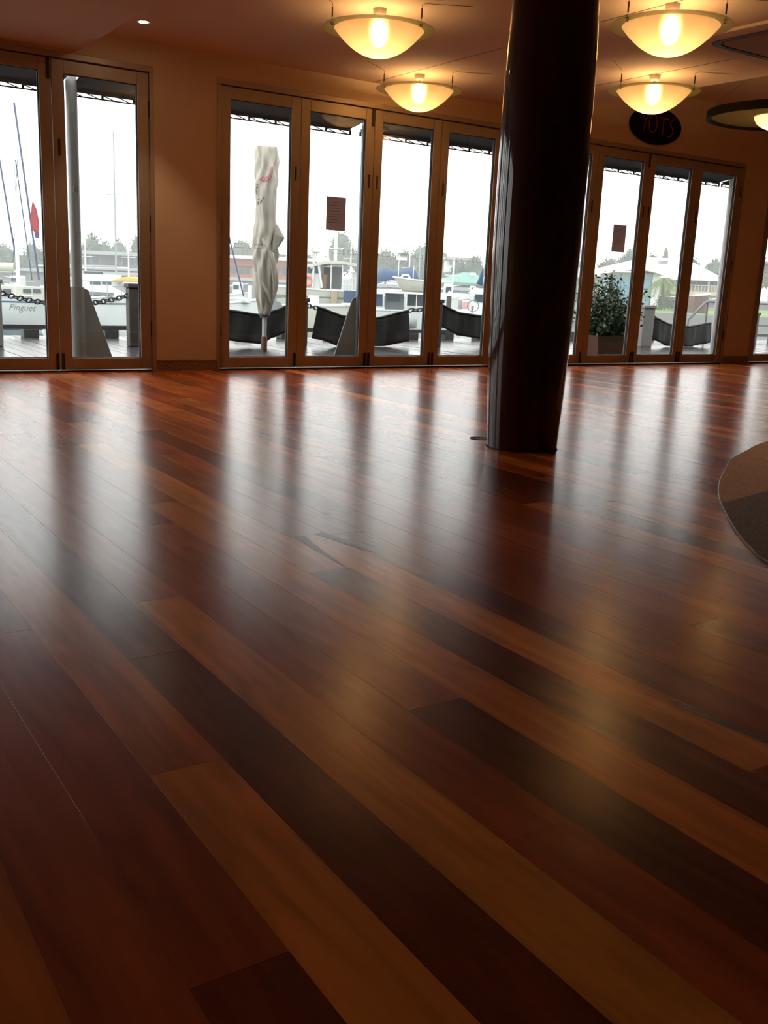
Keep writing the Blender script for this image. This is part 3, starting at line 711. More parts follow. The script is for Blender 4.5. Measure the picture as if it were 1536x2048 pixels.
# potted shrub
pc = W(1213, 690, 9.75)
sh_ = thing('potted_shrub', 'leafy green shrub in a long brown planter beside the column', 'shrub', (pc.x, 9.75, DZ))
pm = MB(); a_, b2, hh = .36, .17, .26
pm.add([(-a_*.82,-b2*.85,0),(a_*.82,-b2*.85,0),(a_*.82,b2*.85,0),(-a_*.82,b2*.85,0),(-a_,-b2,hh),(a_,-b2,hh),(a_,b2,hh),(-a_,b2,hh),(-a_+.03,-b2+.03,hh),(a_-.03,-b2+.03,hh),(a_-.03,b2-.03,hh),(-a_+.03,b2-.03,hh),(-a_+.03,-b2+.03,hh-.05),(a_-.03,-b2+.03,hh-.05),(a_-.03,b2-.03,hh-.05),(-a_+.03,b2-.03,hh-.05)],
       [(3,2,1,0),(0,1,5,4),(1,2,6,5),(2,3,7,6),(3,0,4,7),(4,5,9,8),(5,6,10,9),(6,7,11,10),(7,4,8,11),(8,9,13,12),(9,10,14,13),(10,11,15,14),(11,8,12,15)])
pm.build('planter', 'terracotta', sh_)
MB().box(-a_+.03, a_-.03, -b2+.03, b2-.03, hh-.06, hh-.03).build('soil', 'soil', sh_)
MB().box(-a_-.012, a_+.012, -b2-.012, b2+.012, hh-.03, hh+.004).build('planter_rim', 'terracotta', sh_) if False else None
rs = random.Random(11); lf = MB(); st = MB()
def leaf(m_, q, d, s, rnd):
    d = Vector(d).normalized(); sd = d.cross(Vector((rnd.uniform(-1, 1), rnd.uniform(-1, 1), rnd.uniform(-1, 1)))).normalized(); q = Vector(q)
    m_.add([q, q + d * s * .5 + sd * s * .22, q + d * s, q + d * s * .5 - sd * s * .22], [(0, 1, 2, 3)])
for k in range(64):
    bx_, by_ = rs.uniform(-.27, .27), rs.uniform(-.1, .1)
    tx, ty, tz = max(-.42, min(.36, bx_ * 1.4 + rs.gauss(-.04, .12))), by_ * 2 + rs.gauss(0, .14), .30 + rs.uniform(.2, .92) * (1 - .9 * abs(bx_ + .04))
    pts = [Vector((bx_, by_, hh - .04)).lerp(Vector((tx, ty, tz)), u) + Vector((rs.gauss(0, .012), rs.gauss(0, .012), 0)) for u in (0, .3, .6, 1)]
    st.tube(pts, [.007, .006, .004, .002], 5)
    for j in range(80):
        u = rs.uniform(.12, 1.0); i0 = min(2, int(u * 3)); q = pts[i0].lerp(pts[i0 + 1], u * 3 - i0) + Vector((rs.gauss(0, .05), rs.gauss(0, .05), rs.gauss(0, .03)))
        leaf(lf, q, (rs.gauss(0, 1), rs.gauss(0, 1), rs.gauss(.15, .6)), rs.uniform(.045, .085), rs)
lf.build('foliage', 'leaf_shrub', sh_, kind='stuff'); st.build('stems', 'bark', sh_, True)

# handrail by the ramp at right
hx0, hx1 = W(1376, 640, 12.0), W(1440, 610, 12.0)
mat('handrail_dark', (.12, .125, .13), .5)
hr = thing('handrail', 'grey metal handrail with a sloping end beyond the right door', 'handrail', (hx0.x, 12.0, DZ))
L = hx1.x - hx0.x + 1.6; H1 = W(1400, 602, 12.0).z - DZ; H0 = W(1378, 640, 12).z - DZ
MB().tube([(0, 0, 0), (0, 0, H0), (.42, 0, H1 - .03), (.5, 0, H1), (L, 0, H1)], .022, 8).build('top_rail', 'handrail_dark', hr, True)
MB().tube([(.5, 0, H1 * .45), (L, 0, H1 * .45)], .016, 8).build('mid_rail', 'handrail_dark', hr, True)
for x in (.5, 1.05, 1.7, L): MB().tube([(x, 0, 0), (x, 0, H1)], .018, 8).build('baluster', 'handrail_dark', hr, True)

# ================================================================== THE HARBOUR
WZ = -1.4
wt = tag(MB().box(-300, 300, -66, 22, -2.2, WZ).build('water', 'water', org=(0, 0, 0)), 'grey-green harbour water below the deck', 'water', kind='stuff')
wt.location = room((0, 78, 0)); wt.rotation_euler = (0, 0, -YAW)
# far bank, seawall
bk = Far('far_bank', 'grassy far bank of the harbour below the trees', 'bank', (0, 100, WZ), kind='structure')
zb = c(900, 583, 100).z
bk.part('ground', MB().box(-130, 190, 101, 260, WZ - .5, zb), 'earth')
sw = Far('seawall', 'pale grey stone seawall along the far shore', 'seawall', (0, 100, WZ))
for k in range(40): sw.part('wall_block', MB().box(-100 + k * 5.0, -100 + k * 5.0 + 4.96, 100 - .1 * (k % 2), 101, WZ - .4, zb + .15), 'seawall')
sw.part('coping', MB().box(-100, 100, 99.6, 101.2, zb + .15, zb + .45), 'roof_grey')

# ---- trees
def tree(px, top, base, wpx, D, label, m='leaf_far', seed=0, dens=1.0, ratio=1.0):
    P = c(px, base, D); T = c(px, top, D); hw = (c(px + wpx, base, D) - P).x; Hh = T.z - P.z; gz = min(P.z, zb)
    f_ = Far('tree', label, 'tree', (P.x, D, gz), 'hazy trees on the far shore'); rr = random.Random(seed + int(px))
    m_ = MB(); blobs = []
    for k in range(9):
        a_ = rr.uniform(0, 6.28); q = rr.uniform(0, .62)
        blobs.append((P.x + hw * q * math.cos(a_), D + hw * q * math.sin(a_), P.z + Hh * (.30 + .42 * rr.random() * (1 - q * .5)), hw * rr.uniform(.34, .52), Hh * rr.uniform(.22, .30)))
    blobs.append((P.x, D, T.z - Hh * .3, hw * .45, Hh * .3)); blobs.append((P.x, D, P.z + Hh * .35, hw * .8, Hh * .36))
    s0 = hw * .17
    for bx_, by_, bz_, br, bh in blobs:
        for k in range(int(330 * dens)):
            v = Vector((rr.gauss(0, 1), rr.gauss(0, 1), rr.gauss(0, 1))).normalized(); rr_ = rr.uniform(.55, 1.03)
            leaf(m_, (bx_ + v.x * br * rr_, by_ + v.y * br * rr_, bz_ + v.z * bh * rr_), (v.x + rr.gauss(0, .8), v.y + rr.gauss(0, .8), v.z + rr.gauss(0, .8)), s0 * rr.uniform(.6, 1.3), rr)
    for bx_, by_, bz_, br, bh in blobs:
        m_.lathe([(br * .8 * math.sin(k * math.pi / 6) + .01, -bh * .8 * math.cos(k * math.pi / 6)) for k in range(7)], 8, (bx_, by_, bz_))
    f_.part('crown', m_, m, kind='stuff')
    f_.part('trunk', MB().tube([(P.x, D, gz - .3), (P.x + hw * .03, D, P.z + Hh * .2), (P.x, D, P.z + Hh * .6)], [hw * .09, hw * .07, hw * .04], 7), 'bark', True)
TR = [(-40, 492, 560, 45, 130, 'broad hazy tree beyond the left picture edge'), (12, 488, 560, 40, 128, 'hazy tree behind the white mast at far left'), (68, 484, 560, 34, 132, 'hazy tree behind the red flag'),
      (118, 486, 560, 40, 135, 'hazy tree behind the left door stile'), (186, 468, 545, 36, 140, 'round-topped tree above the long grey building'), (240, 480, 545, 30, 138, 'lower hazy tree right of the round-topped one by the pier'),
      (285, 466, 545, 32, 136, 'tall hazy tree seen at the edge of the pier'), (345, 480, 550, 45, 140, 'hazy tree hidden behind the cream pier'), (420, 485, 550, 40, 140, 'hazy tree hidden by the door jamb left of the umbrella'),
      (484, 481, 545, 34, 140, 'rounded tree above the orange building, left of the umbrella'), (530, 492, 545, 26, 142, 'hazy tree behind the closed umbrella'), (562, 508, 545, 26, 140, 'low hazy tree right of the closed umbrella'),
      (610, 505, 550, 26, 140, 'low tree behind the trawler wheelhouse'), (681, 461, 552, 36, 138, 'large round tree behind the trawler mast'), (728, 492, 560, 30, 140, 'hazy tree behind the double door stile'),
      (770, 498, 565, 32, 130, 'hazy tree above the left end of the blue boat cover'), (806, 500, 565, 30, 128, 'hazy tree above the peak of the blue boat cover'), (842, 488, 570, 30, 130, 'taller hazy tree right of the blue boat cover'),
      (884, 500, 570, 24, 168, 'hazy tree left of the hillside house'), (915, 523, 572, 26, 106, 'low tree in front of the hillside house'), (950, 509, 575, 26, 130, 'dark hazy tree behind the green roof'),
      (1000, 505, 580, 40, 130, 'hazy tree hidden behind the column, left'), (1080, 508, 590, 50, 120, 'hazy tree hidden behind the column, right'), (1168, 508, 585, 30, 105, 'hazy tree just right of the column'),
      (1215, 515, 575, 30, 124, 'low tree above the potted shrub'), (1258, 495, 570, 30, 112, 'rounded tree behind the second brown notice'), (1300, 506, 570, 28, 112, 'low tree above the white roof, left side'),
      (1326, 491, 560, 12, 110, 'narrow upright tree above the white roof'), (1368, 500, 570, 30, 114, 'broad tree above the white roof ridge'), (1425, 518, 575, 30, 112, 'low tree at the right end of the white roof'), (1500, 512, 580, 50, 112, 'hazy tree behind the right-hand pier')]
for i, (px, tp_, bs, wp, D, lb) in enumerate(TR): tree(px, tp_, bs, wp, D + (14 if i % 2 else 0), lb, 'leaf_far' if i % 3 else 'leaf_olive', i * 7)

# ---- far buildings
def wbox(f_, nm, px0, px1, py0, py1, D, dep, m, parent=None):
    pm_ = (px0 + px1) / 2; a0 = c(px0, (py0 + py1) / 2, D); a1 = c(px1, (py0 + py1) / 2, D)
    return f_.part(nm, MB().box(a0.x, a1.x, D, D + dep, c(pm_, py1, D).z, c(pm_, py0, D).z), m, parent=parent)
D = 112
B = Far('grey_building', 'long grey two-storey building with pale roof edge behind the moored yachts', 'building', c(190, 585, D))
wbox(B, 'wall', 95, 300, 508, 590, D, 12, 'boat_grey')
wbox(B, 'roof', 92, 303, 502, 509, D - 1.2, 15, 'roof_grey'); wbox(B, 'balcony_slab', 92, 303, 533, 539, D - 1.2, 3, 'roof_grey')
for k in range(10): wbox(B, 'window', 101 + k * 20, 115 + k * 20, 514, 530, D - .15, .3, 'shade_grey')
for k in range(10): wbox(B, 'doorway', 101 + k * 20, 115 + k * 20, 541, 556, D - .15, .3, 'shade_grey')
D = 110
B = Far('orange_building', 'orange-banded two-storey building behind the umbrella', 'building', c(520, 588, D))
wbox(B, 'wall', 415, 650, 519, 590, D, 12, 'wall_tan'); wbox(B, 'roof', 412, 654, 513, 519, D - 1.5, 15, 'roof_white')
wbox(B, 'upper_band', 413, 652, 519, 534, D - .5, 1, 'wall_orange'); wbox(B, 'lower_band', 413, 652, 551, 561, D - .7, 1.2, 'wall_orange'); wbox(B, 'base_wall', 413, 652, 577, 592, D - 1, 1.5, 'wall_tan')
for k in range(8):
    x = 420 + k * 29
    w_ = wbox(B, 'window', x, x + 22, 535, 550, D - .2, .3, 'shade_grey'); wbox(B, 'mullion', x + 10.5, x + 11.5, 535, 550, D - .35, .2, 'wall_tan', w_)
    w_ = wbox(B, 'window', x, x + 22, 562, 576, D - .2, .3, 'shade_grey'); wbox(B, 'mullion', x + 10.5, x + 11.5, 562, 576, D - .35, .2, 'wall_tan', w_)
D = 104
def hip(px0, px1, pr0, pr1, pe, pr, D, dep):           # hipped roof: eaves px0..px1 at pe, ridge pr0..pr1 at pr
    e0, e1, r0, r1 = c(px0, pe, D), c(px1, pe, D), c(pr0, pr, D + dep / 2), c(pr1, pr, D + dep / 2)
    z0 = (e0.z + e1.z) / 2; z1 = (r0.z + r1.z) / 2
    return MB().add([(e0.x, D, z0), (e1.x, D, z0), (e1.x, D + dep, z0), (e0.x, D + dep, z0), (r0.x, D + dep / 2, z1), (r1.x, D + dep / 2, z1), (e0.x, D, z0 - .25), (e1.x, D, z0 - .25), (e1.x, D + dep, z0 - .25), (e0.x, D + dep, z0 - .25)],
                    [(0, 1, 5, 4), (1, 2, 5), (2, 3, 4, 5), (3, 0, 4), (0, 6, 7, 1), (1, 7, 8, 2), (2, 8, 9, 3), (3, 9, 6, 0), (6, 9, 8, 7)])
B = Far('green_roofed_pavilion', 'low pavilion with a green hipped roof left of the column', 'building', c(925, 584, D))
B.part('roof', hip(872, 992, 926, 946, 565, 545, D, 9), 'roof_green'); wbox(B, 'wall', 880, 985, 565, 584, D + 1, 7, 'wall_tan')
for x in (885, 902, 919, 936, 953, 970): wbox(B, 'veranda_post', x, x + 1.6, 565, 584, D + .3, .15, 'bark')
for x in (890, 925, 958): wbox(B, 'window', x, x + 9, 568, 579, D + .9, .2, 'shade_grey')
wbox(B, 'skylight', 941, 952, 545.5, 551, D + 3, .5, 'roof_white')
D = 150
B = Far('hillside_house', 'white house half hidden in the trees above the green roof', 'building', c(915, 540, D))
wbox(B, 'wall', 893, 944, 519, 545, D, 8, 'wall_white'); wbox(B, 'roof', 890, 948, 515, 519, D - .8, 10, 'roof_grey')
for x in (899, 910, 922, 933): wbox(B, 'window', x, x + 6, 522, 530, D - .15, .3, 'shade_grey')
# white hall with curved canopy
D = 84
B = Far('white_hall', 'white hall with a curved roof and blue glass wall behind the shrub', 'building', c(1290, 622, D))
B.part('hip_roof', hip(1205, 1450, 1290, 1372, 552, 516, D + 3, 16), 'roof_white')
wbox(B, 'rear_wall', 1225, 1443, 552, 592, D + 4.5, 10, 'wall_cream_far')
wbox(B, 'roof_vent', 1322, 1336, 521, 528, D + 6, 1, 'boat_grey')
pts = [(1212, 541), (1230, 537), (1250, 534.5), (1268, 534), (1288, 536), (1305, 540), (1322, 546)]
up_ = [c(px, py, D) for px, py in pts]
B.part('curved_canopy', MB().prism([(q.x, D - 1, q.z) for q in up_] + [(q.x, D - 1, q.z - .22) for q in reversed(up_)], (0, 5, 0)), 'roof_white')
wbox(B, 'gable_wall', 1218, 1317, 546, 556, D + .2, 3.4, 'roof_grey')
g_ = wbox(B, 'glass_wall', 1218, 1305, 552, 618, D + .3, 3.2, 'glass_blue')
for x in (1218, 1240, 1262, 1284, 1303): wbox(B, 'glazing_bar', x - .7, x + .7, 548, 618, D + .12, .2, 'frame_blue')
for y in (575, 590): wbox(B, 'glazing_rail', 1218, 1305, y - .7, y + .7, D + .14, .2, 'frame_blue')
wbox(B, 'side_wall', 1303, 1318, 548, 618, D + .1, 3.4, 'wall_white')
for x in (1348, 1377, 1416, 1440): wbox(B, 'veranda_column', x, x + 3, 553, 590, D + 3.5, .3, 'wall_white')
wbox(B, 'veranda_floor', 1340, 1446, 583, 590, D + 3.2, 1.5, 'wall_cream_far')
for x in (1352, 1366, 1383, 1395, 1405, 1421, 1432): wbox(B, 'window', x, x + 9, 558, 573, D + 4.35, .2, 'shade_grey')
for k in range(14): wbox(B, 'railing_bar', 1350 + k * 6.6, 1350.8 + k * 6.6, 571, 583, D + 3.4, .06, 'wall_white')
wbox(B, 'handrail', 1348, 1443, 570, 571.3, D + 3.4, .08, 'wall_white')
B2 = Far('low_pavilion', 'low white-roofed pavilion beside the column behind the shrub', 'building', c(1175, 600, 108))
B2.part('roof', hip(1120, 1212, 1140, 1195, 545, 536, 108, 8), 'roof_white'); wbox(B2, 'wall', 1130, 1208, 545, 590, 109, 6, 'wall_cream_far')
for x in (1150, 1168, 1186): wbox(B2, 'window', x, x + 10, 553, 570, 108.8, .3, 'shade_grey')
# right bank, lawn, hedge, palm, upturned boat
D = 62
rb = Far('right_bank', 'lawn and earth bank in front of the white hall', 'bank', c(1350, 640, D), kind='structure')
zr = c(1400, 622, 78).z
a0 = c(1130, 640, 60); a1 = c(1700, 640, 60)
rb.part('ground', MB().box(a0.x, a1.x + 30, 60, 102, WZ - .5, zr), 'grass')
rb.part('retaining_wall', MB().box(a0.x, a1.x + 30, 59.7, 60, WZ - .5, zr + .06), 'concrete')
pa0 = c(1376, 618, 70)
rb.part('footpath', MB().box(pa0.x + 1.2, pa0.x + 9, 72, 74, zr, zr + .02), 'wall_tan')
def bush(px, py0, py1, wpx, D, label, m, seed):
    P = c(px, py1, D); T = c(px, py0, D); hw = (c(px + wpx, py1, D) - P).x; Hh = T.z - zr
    f_ = Far('shrub', label, 'shrub', (P.x, D, zr)); rr = random.Random(seed); m_ = MB()
    for k in range(900):
        v = Vector((rr.gauss(0, 1), rr.gauss(0, 1), abs(rr.gauss(0, 1)))).normalized() * rr.uniform(.7, 1.02)
        leaf(m_, (P.x + v.x * hw, D + v.y * hw * .7, zr + v.z * Hh * (1 + .12 * math.sin(v.x * 9))), (v.x + rr.gauss(0, .7), v.y + rr.gauss(0, .7), v.z + rr.gauss(0, .7)), hw * .13, rr)
    f_.part('foliage', m_, m, kind='stuff'); f_.part('stem', MB().tube([(P.x, D, zr - .1), (P.x, D, zr + Hh * .6)], hw * .06, 6), 'bark', True)
bush(1328, 583, 622, 22, 72, 'grey-green hedge shrub below the palm tree', 'leaf_olive', 1)
bush(1160, 555, 640, 20, 70, 'yellow-green shrub seen right beside the column', 'palm_leaf', 2)
bush(1383, 580, 605, 10, 78, 'small yellowish shrub before the veranda', 'palm_leaf', 3)
bush(1275, 600, 625, 16, 70, 'low dark shrub behind the door stile by the glass wall', 'leaf_olive', 4)
P = c(1327, 560, 74); pf = Far('palm_tree', 'palm tree with drooping fronds before the white roof', 'palm', (P.x, 74, zr))
pf.part('trunk', MB().tube([(P.x, 74, zr - .1), (P.x + .06, 74, (zr + P.z) / 2), (P.x - .03, 74, P.z)], [.17, .13, .11], 8), 'bark', True)
rr = random.Random(4)
for k in range(15):
    az = k * 2.4; L = rr.uniform(1.1, 1.6); m_ = MB(); el = rr.uniform(.1, .9)
    ax = [Vector((P.x - .03 + math.cos(az) * L * u, 74 + math.sin(az) * L * u, P.z + L * (el * u - 1.25 * u * u))) for u in (0, .2, .4, .6, .8, 1)]
    m_.tube(ax, .018, 4)
    for i in range(5):
        for u in (.1, .35, .6, .85):
            q = ax[i].lerp(ax[i + 1], u); d = (ax[i + 1] - ax[i]).normalized(); s_ = d.cross(Vector((0, 0, 1))).normalized()
            for sg_ in (-1, 1):
                e_ = q + s_ * sg_ * .30 + d * .18 - Vector((0, 0, .16)); m_.add([q - d * .03, q + d * .04, e_], [(0, 1, 2)])
    pf.part('frond', m_, 'palm_leaf')

# ---- boats
def hull_mb(xs, xb, y, beam, zs, zbow, zw, rake=.12, n=16, stern=.85):
    rows = []
    for i in range(n + 1):
        t = i / n; x = xs + (xb - xs) * t; hb = beam / 2 * (stern + (1 - stern) * min(1, t / .4)) * (1 - max(0, (t - .4) / .6) ** 2.3) + .01
        zd = zs + (zbow - zs) * t ** 1.7; rk = (xb - xs) * rake * max(0, (t - .35) / .65) ** 1.5; row = []
        sec = [(1, 0), (.97, .3), (.86, .65), (.6, 1.0), (.0, 1.12)]
        for w_, dn in sec: row.append((x - rk * dn, y - hb * w_, zd + (zw - zd) * dn))
        for w_, dn in reversed(sec[:-1]): row.append((x - rk * dn, y + hb * w_, zd + (zw - zd) * dn))
        rows.append(row)
    m_ = MB().grid(rows); k = len(rows[0]); m_.f.append(tuple(range(k)))
    return m_, rows
def add_hull(f_, xs, xb, y, beam, zs, zbow, m='hull_white', stripe=None, deck='hull_white', rake=.12):
    h_, rows = hull_mb(xs, xb, y, beam, zs, zbow, WZ, rake); hu = f_.part('hull', h_, m, True)
    f_.part('deck', MB().grid([[r_[0], r_[-1]] for r_ in rows]), deck)
    f_.part('gunwale', MB().tube([r_[0] for r_ in rows] + [rows[-1][-1]] + [r_[-1] for r_ in reversed(rows)], .035, 6), deck, True, parent=hu)
    if stripe:
        for z0, z1, sm in stripe:
            q = []
            for r_ in rows:
                def at_z(zz):
                    for (p_, n_) in zip(r_[:5], r_[1:5]):
                        if n_[2] <= zz <= p_[2]: u = (p_[2] - zz) / (p_[2] - n_[2] + 1e-9); return (p_[0] + (n_[0] - p_[0]) * u, p_[1] + (n_[1] - p_[1]) * u - .012, zz)
                    return (r_[0][0], r_[0][1] - .012, min(zz, r_[0][2]))
                q.append([at_z(z1), at_z(z0)])
            f_.part('stripe', MB().grid(q), sm, parent=hu)
    return hu, rows
def masted(f_, px, pb, pt, D, r=.06, m='mast_white', spreaders=(.55,), stays=True, span=2.2):
    b_ = c(px, pb, D); zt = c(px, pt, D).z
    o = f_.part('mast', MB().tube([(b_.x, D, b_.z), (b_.x, D, zt)], [r, r * .7], 8), m, True)
    for s_ in spreaders: z = b_.z + (zt - b_.z) * s_; f_.part('spreader', MB().tube([(b_.x - .55, D, z), (b_.x + .55, D, z)], r * .35, 5), m, True, parent=o)
    if stays:
        for sx in (-span, span): f_.part('stay', MB().tube([(b_.x, D, zt - .1), (b_.x + sx, D, b_.z)], .011, 4), 'mast_grey', True)
    return b_.x, b_.z, zt
# 1 sailboat at far left
D = 34
f_ = Far('sailboat', 'white sailboat with a blue waterline stripe and dark script at far left', 'boat', c(20, 640, D))
xs_, xb_ = c(-190, 600, D).x, c(118, 600, D).x
zd = c(40, 598, D).z
hu, rows = add_hull(f_, xs_, xb_, D, 2.6, zd, zd + .18, 'hull_white', [(WZ + .06, WZ + .24, 'hull_blue'), (zd - .10, zd - .05, 'hull_blue')])
wbox(f_, 'cabin', -60, 84, 572, 597, D - .6, 1.4, 'hull_cream')
for x in (-40, -12, 6, 46, 66): wbox(f_, 'cabin_window', x, x + 15, 578, 586, D - .64, .08, 'boat_glass')
mx_, mz, mt = masted(f_, 37, 572, 285, D, .075, 'mast_white', (.42, .75), False)
f_.part('boom', MB().tube([(mx_, D, mz + .5), (mx_ - 3.4, D, mz + .45)], .06, 6), 'mast_white', True)
f_.part('sail_cover', MB().tube([(mx_ - .1, D, mz + .62), (mx_ - 1.5, D, mz + .6), (mx_ - 3.2, D, mz + .55)], [.16, .14, .07], 8), 'hull_cream', True)
for (ax, ay, bx_, by_, r_) in ((-6, 290, 39, 560, .032), (28, 205, 78, 560, .035), (31, 320, 64, 560, .022), (36, 290, 24, 570, .01)):
    A_, B_ = c(ax, ay, D), c(bx_, by_, D); f_.part('furled_stay', MB().tube([A_, B_], r_, 6), 'stay_blue', True)
fa = [c(67, 402, D), c(75, 420, D), c(81, 445, D), c(81, 472, D), c(72, 472, D), c(63, 445, D), c(65, 420, D)]
fo_ = f_.part('flag', MB().prism([(q.x, D - .1 + .05 * math.sin(i * 2), q.z) for i, q in enumerate(fa)], (0, .012, 0)), 'flag_red')
fb = [c(79, 466, D), c(81, 477, D), c(73, 476, D), c(72, 470, D)]
f_.part('flag_corner', MB().prism([(q.x, D - .12, q.z) for q in fb], (0, .012, 0)), 'flag_blue', parent=fo_)
# hull name in dark script
tc = bpy.data.curves.new('name_script', 'FONT'); tc.body = 'Pinguet'; tc.size = .30; tc.shear = .35; tc.extrude = .002
ob = bpy.data.objects.new('tmp', tc); COL.objects.link(ob); bpy.context.view_layer.update()
me = bpy.data.meshes.new_from_object(ob); COL.objects.unlink(ob); bpy.data.objects.remove(ob)
no = bpy.data.objects.new('name_script', me); COL.objects.link(no); me.materials.append(MATS['shade_grey']); no.parent = hu
nq = c(17, 620, D - 1.36) - f_.o; no.location = (nq.x, -1.36, nq.z); no.rotation_euler = (math.radians(86), 0, 0)
for k in range(5): f_.part('stanchion', MB().tube([(xs_ + 1 + k * 1.1, D - 1.2, zd), (xs_ + 1 + k * 1.1, D - 1.2, zd + .5)], .012, 4), 'mast_white')
f_.part('guard_wire', MB().tube([(xs_ + .5, D - 1.2, zd + .5), (xb_ - .6, D - .6, zd + .62)], .008, 4), 'mast_white')
# 2 motor yacht
D = 30
f_ = Far('motor_yacht', 'white motor yacht with a tall rounded bow left of the pier', 'boat', c(200, 640, D))
zd = c(200, 592, D).z
hu, rows = add_hull(f_, c(128, 600, D).x, c(266, 600, D).x, D, 2.6, zd - .12, zd + .1, 'hull_white', [(zd - .22, zd - .17, 'boat_grey'), (WZ + .04, WZ + .16, 'boat_grey')], rake=.1)
cb = MB(); q0, q1 = c(140, 590, D).x, c(252, 590, D).x; z0, z1 = zd - .02, c(200, 575, D).z + .06
cb.add([(q0, D - 1, z0), (q1, D - .9, z0), (q1, D + .9, z0), (q0, D + 1, z0), (q0 + .1, D - .85, z1), (q1 - .7, D - .7, z1), (q1 - .7, D + .7, z1), (q0 + .1, D + .85, z1)], [(0,1,5,4),(1,2,6,5),(2,3,7,6),(3,0,4,7),(4,5,6,7),(3,2,1,0)])
f_.part('cabin', cb, 'hull_white'); wbox(f_, 'cabin_window', 168, 226, 584, 590, D - 1.0, .12, 'boat_grey')
for k in range(6): x = q0 + .2 + k * .42; f_.part('rail_post', MB().tube([(x, D - 1.1, zd), (x, D - 1.1, zd + .42)], .014, 4), 'mast_grey')
f_.part('bow_rail', MB().tube([(q0, D - 1.1, zd + .42), (q1 + .1, D - .8, zd + .46)], .016, 5), 'mast_grey')
# 3 flybridge boat behind and yellow cover
D = 48
f_ = Far('flybridge_boat', 'white flybridge boat behind the motor yacht', 'boat', c(200, 590, D))
zd = c(200, 577, D).z
add_hull(f_, c(100, 580, D).x, c(300, 580, D).x, D, 3, zd, zd + .3)
wbox(f_, 'deckhouse', 128, 238, 560, 577, D - 1, 2, 'hull_white'); wbox(f_, 'flybridge', 150, 225, 548, 560, D - .8, 1.6, 'hull_white'); wbox(f_, 'side_window', 180, 200, 563, 570, D - 1.05, .1, 'boat_glass'); wbox(f_, 'side_window', 204, 222, 563, 569, D - 1.05, .1, 'boat_glass')
wbox(f_, 'screen', 168, 205, 543, 549, D - .7, .08, 'boat_glass')
yq = [c(222, 562, D - 1.5), c(236, 556, D - 1.5), c(258, 553, D - 1.5), c(276, 556, D - 1.5), c(279, 564, D - 1.5), c(240, 563, D - 1.5)]
f_.part('yellow_cover', MB().prism([(q.x, D - 1.5, q.z) for q in yq], (0, 1.2, 0)), 'tarp_yellow', bevel=.05)
# 4 far sailboats
def far_sail(px, D, pt, label, hullpx=46, m='mast_white', lean=None):
    f_ = Far('sailboat', label, 'boat', c(px, 575, D)); zd = c(px, 570, D).z; zd = max(zd, WZ + .7) if zd < WZ + .7 else min(zd, WZ + 1.3)
    add_hull(f_, c(px - hullpx, 575, D).x, c(px + hullpx, 575, D).x, D, 2.4, zd, zd + .25)
    q = c(px, 570, D); zt = c(px, pt, D).z
    o = f_.part('mast', MB().tube([(q.x, D, zd), (q.x, D, zt)], [.06, .04], 7), m, True)
    f_.part('spreader', MB().tube([(q.x - .5, D, zd + (zt - zd) * .6), (q.x + .5, D, zd + (zt - zd) * .6)], .02, 5), m, True, parent=o)
    f_.part('boom', MB().tube([(q.x, D, zd + 1.1), (q.x - 3, D, zd + 1.05)], .05, 6), m, True); f_.part('coachroof', MB().box(q.x - 2.2, q.x + .9, D - .7, D + .7, zd, zd + .45), 'hull_white', bevel=.05)
    for sx in (-1, 1): f_.part('stay', MB().tube([(q.x, D, zt), (q.x + sx * 3.2 * (zt - zd) / 12, D, zd + .2)], .012, 4), 'mast_grey', True)
far_sail(172, 62, 474, 'distant sailboat with a short mast left of the tall mast')
far_sail(233, 56, 262, 'distant sailboat with the tall thin mast left of the pier', m='mast_grey')
far_sail(258, 66, 478, 'distant sailboat with a short mast beside the pier')
far_sail(700, 70, 470, 'distant sailboat behind the trawler canopy')
far_sail(817, 64, 496, 'distant sailboat whose mast rises over the blue cover')
far_sail(837, 68, 490, 'distant sailboat with a thicker mast right of the blue cover', m='mast_grey')
far_sail(905, 58, 516, 'distant sailboat with a mast before the green roof')
# 5 covered small boat near umbrella
D = 27
f_ = Far('covered_boat', 'small white boat under a grey cover left of the umbrella', 'boat', c(490, 620, D))
zd = c(490, 608, D).z
add_hull(f_, c(420, 608, D).x, c(520, 608, D).x, D, 1.8, zd, zd + .14, 'hull_white')
cvr = [c(424, 608, D), c(440, 596, D), c(470, 594, D), c(496, 598, D), c(508, 606, D)]
f_.part('cover', MB().prism([(q.x, D - .75, q.z) for q in cvr], (0, 1.5, 0)), 'roof_grey', bevel=.06)
A_, B_ = c(456, 465, D), c(487, 592, D); f_.part('mooring_stay', MB().tube([A_, B_], .022, 5), 'stay_blue', True)
wbox(f_, 'vent_cowl', 496, 501, 571, 596, D, .3, 'hull_white')
# 6 trawler
D = 44
f_ = Far('trawler', 'white trawler with a curved canopy and wheelhouse behind the middle doors', 'boat', c(640, 640, D))
zd = c(640, 580, D).z
hu, rows = add_hull(f_, c(738, 580, D).x, c(530, 580, D).x, D, 4.2, zd, zd + .12, 'hull_cream', [(zd - .95, zd - .25, 'boat_grey')], rake=.08)
wbox(f_, 'wheelhouse', 598, 641, 528, 580, D - 1.6, 3, 'hull_white')
for x in (601, 615, 629): wbox(f_, 'wheelhouse_window', x, x + 11, 534, 546, D - 1.66, .1, 'boat_glass')
lb = c(616, 562, D - 1.75); f_.part('lifebuoy', MB().tube([(lb.x + .19 * math.cos(a_), D - 1.7, lb.z + .19 * math.sin(a_)) for a_ in [k * math.pi / 8 for k in range(17)]], .05, 8), 'lifebuoy', True)
cp = [c(628, 534, D), c(636, 528, D), c(660, 523.5, D), c(690, 524, D), c(712, 528, D), c(722, 531, D)]
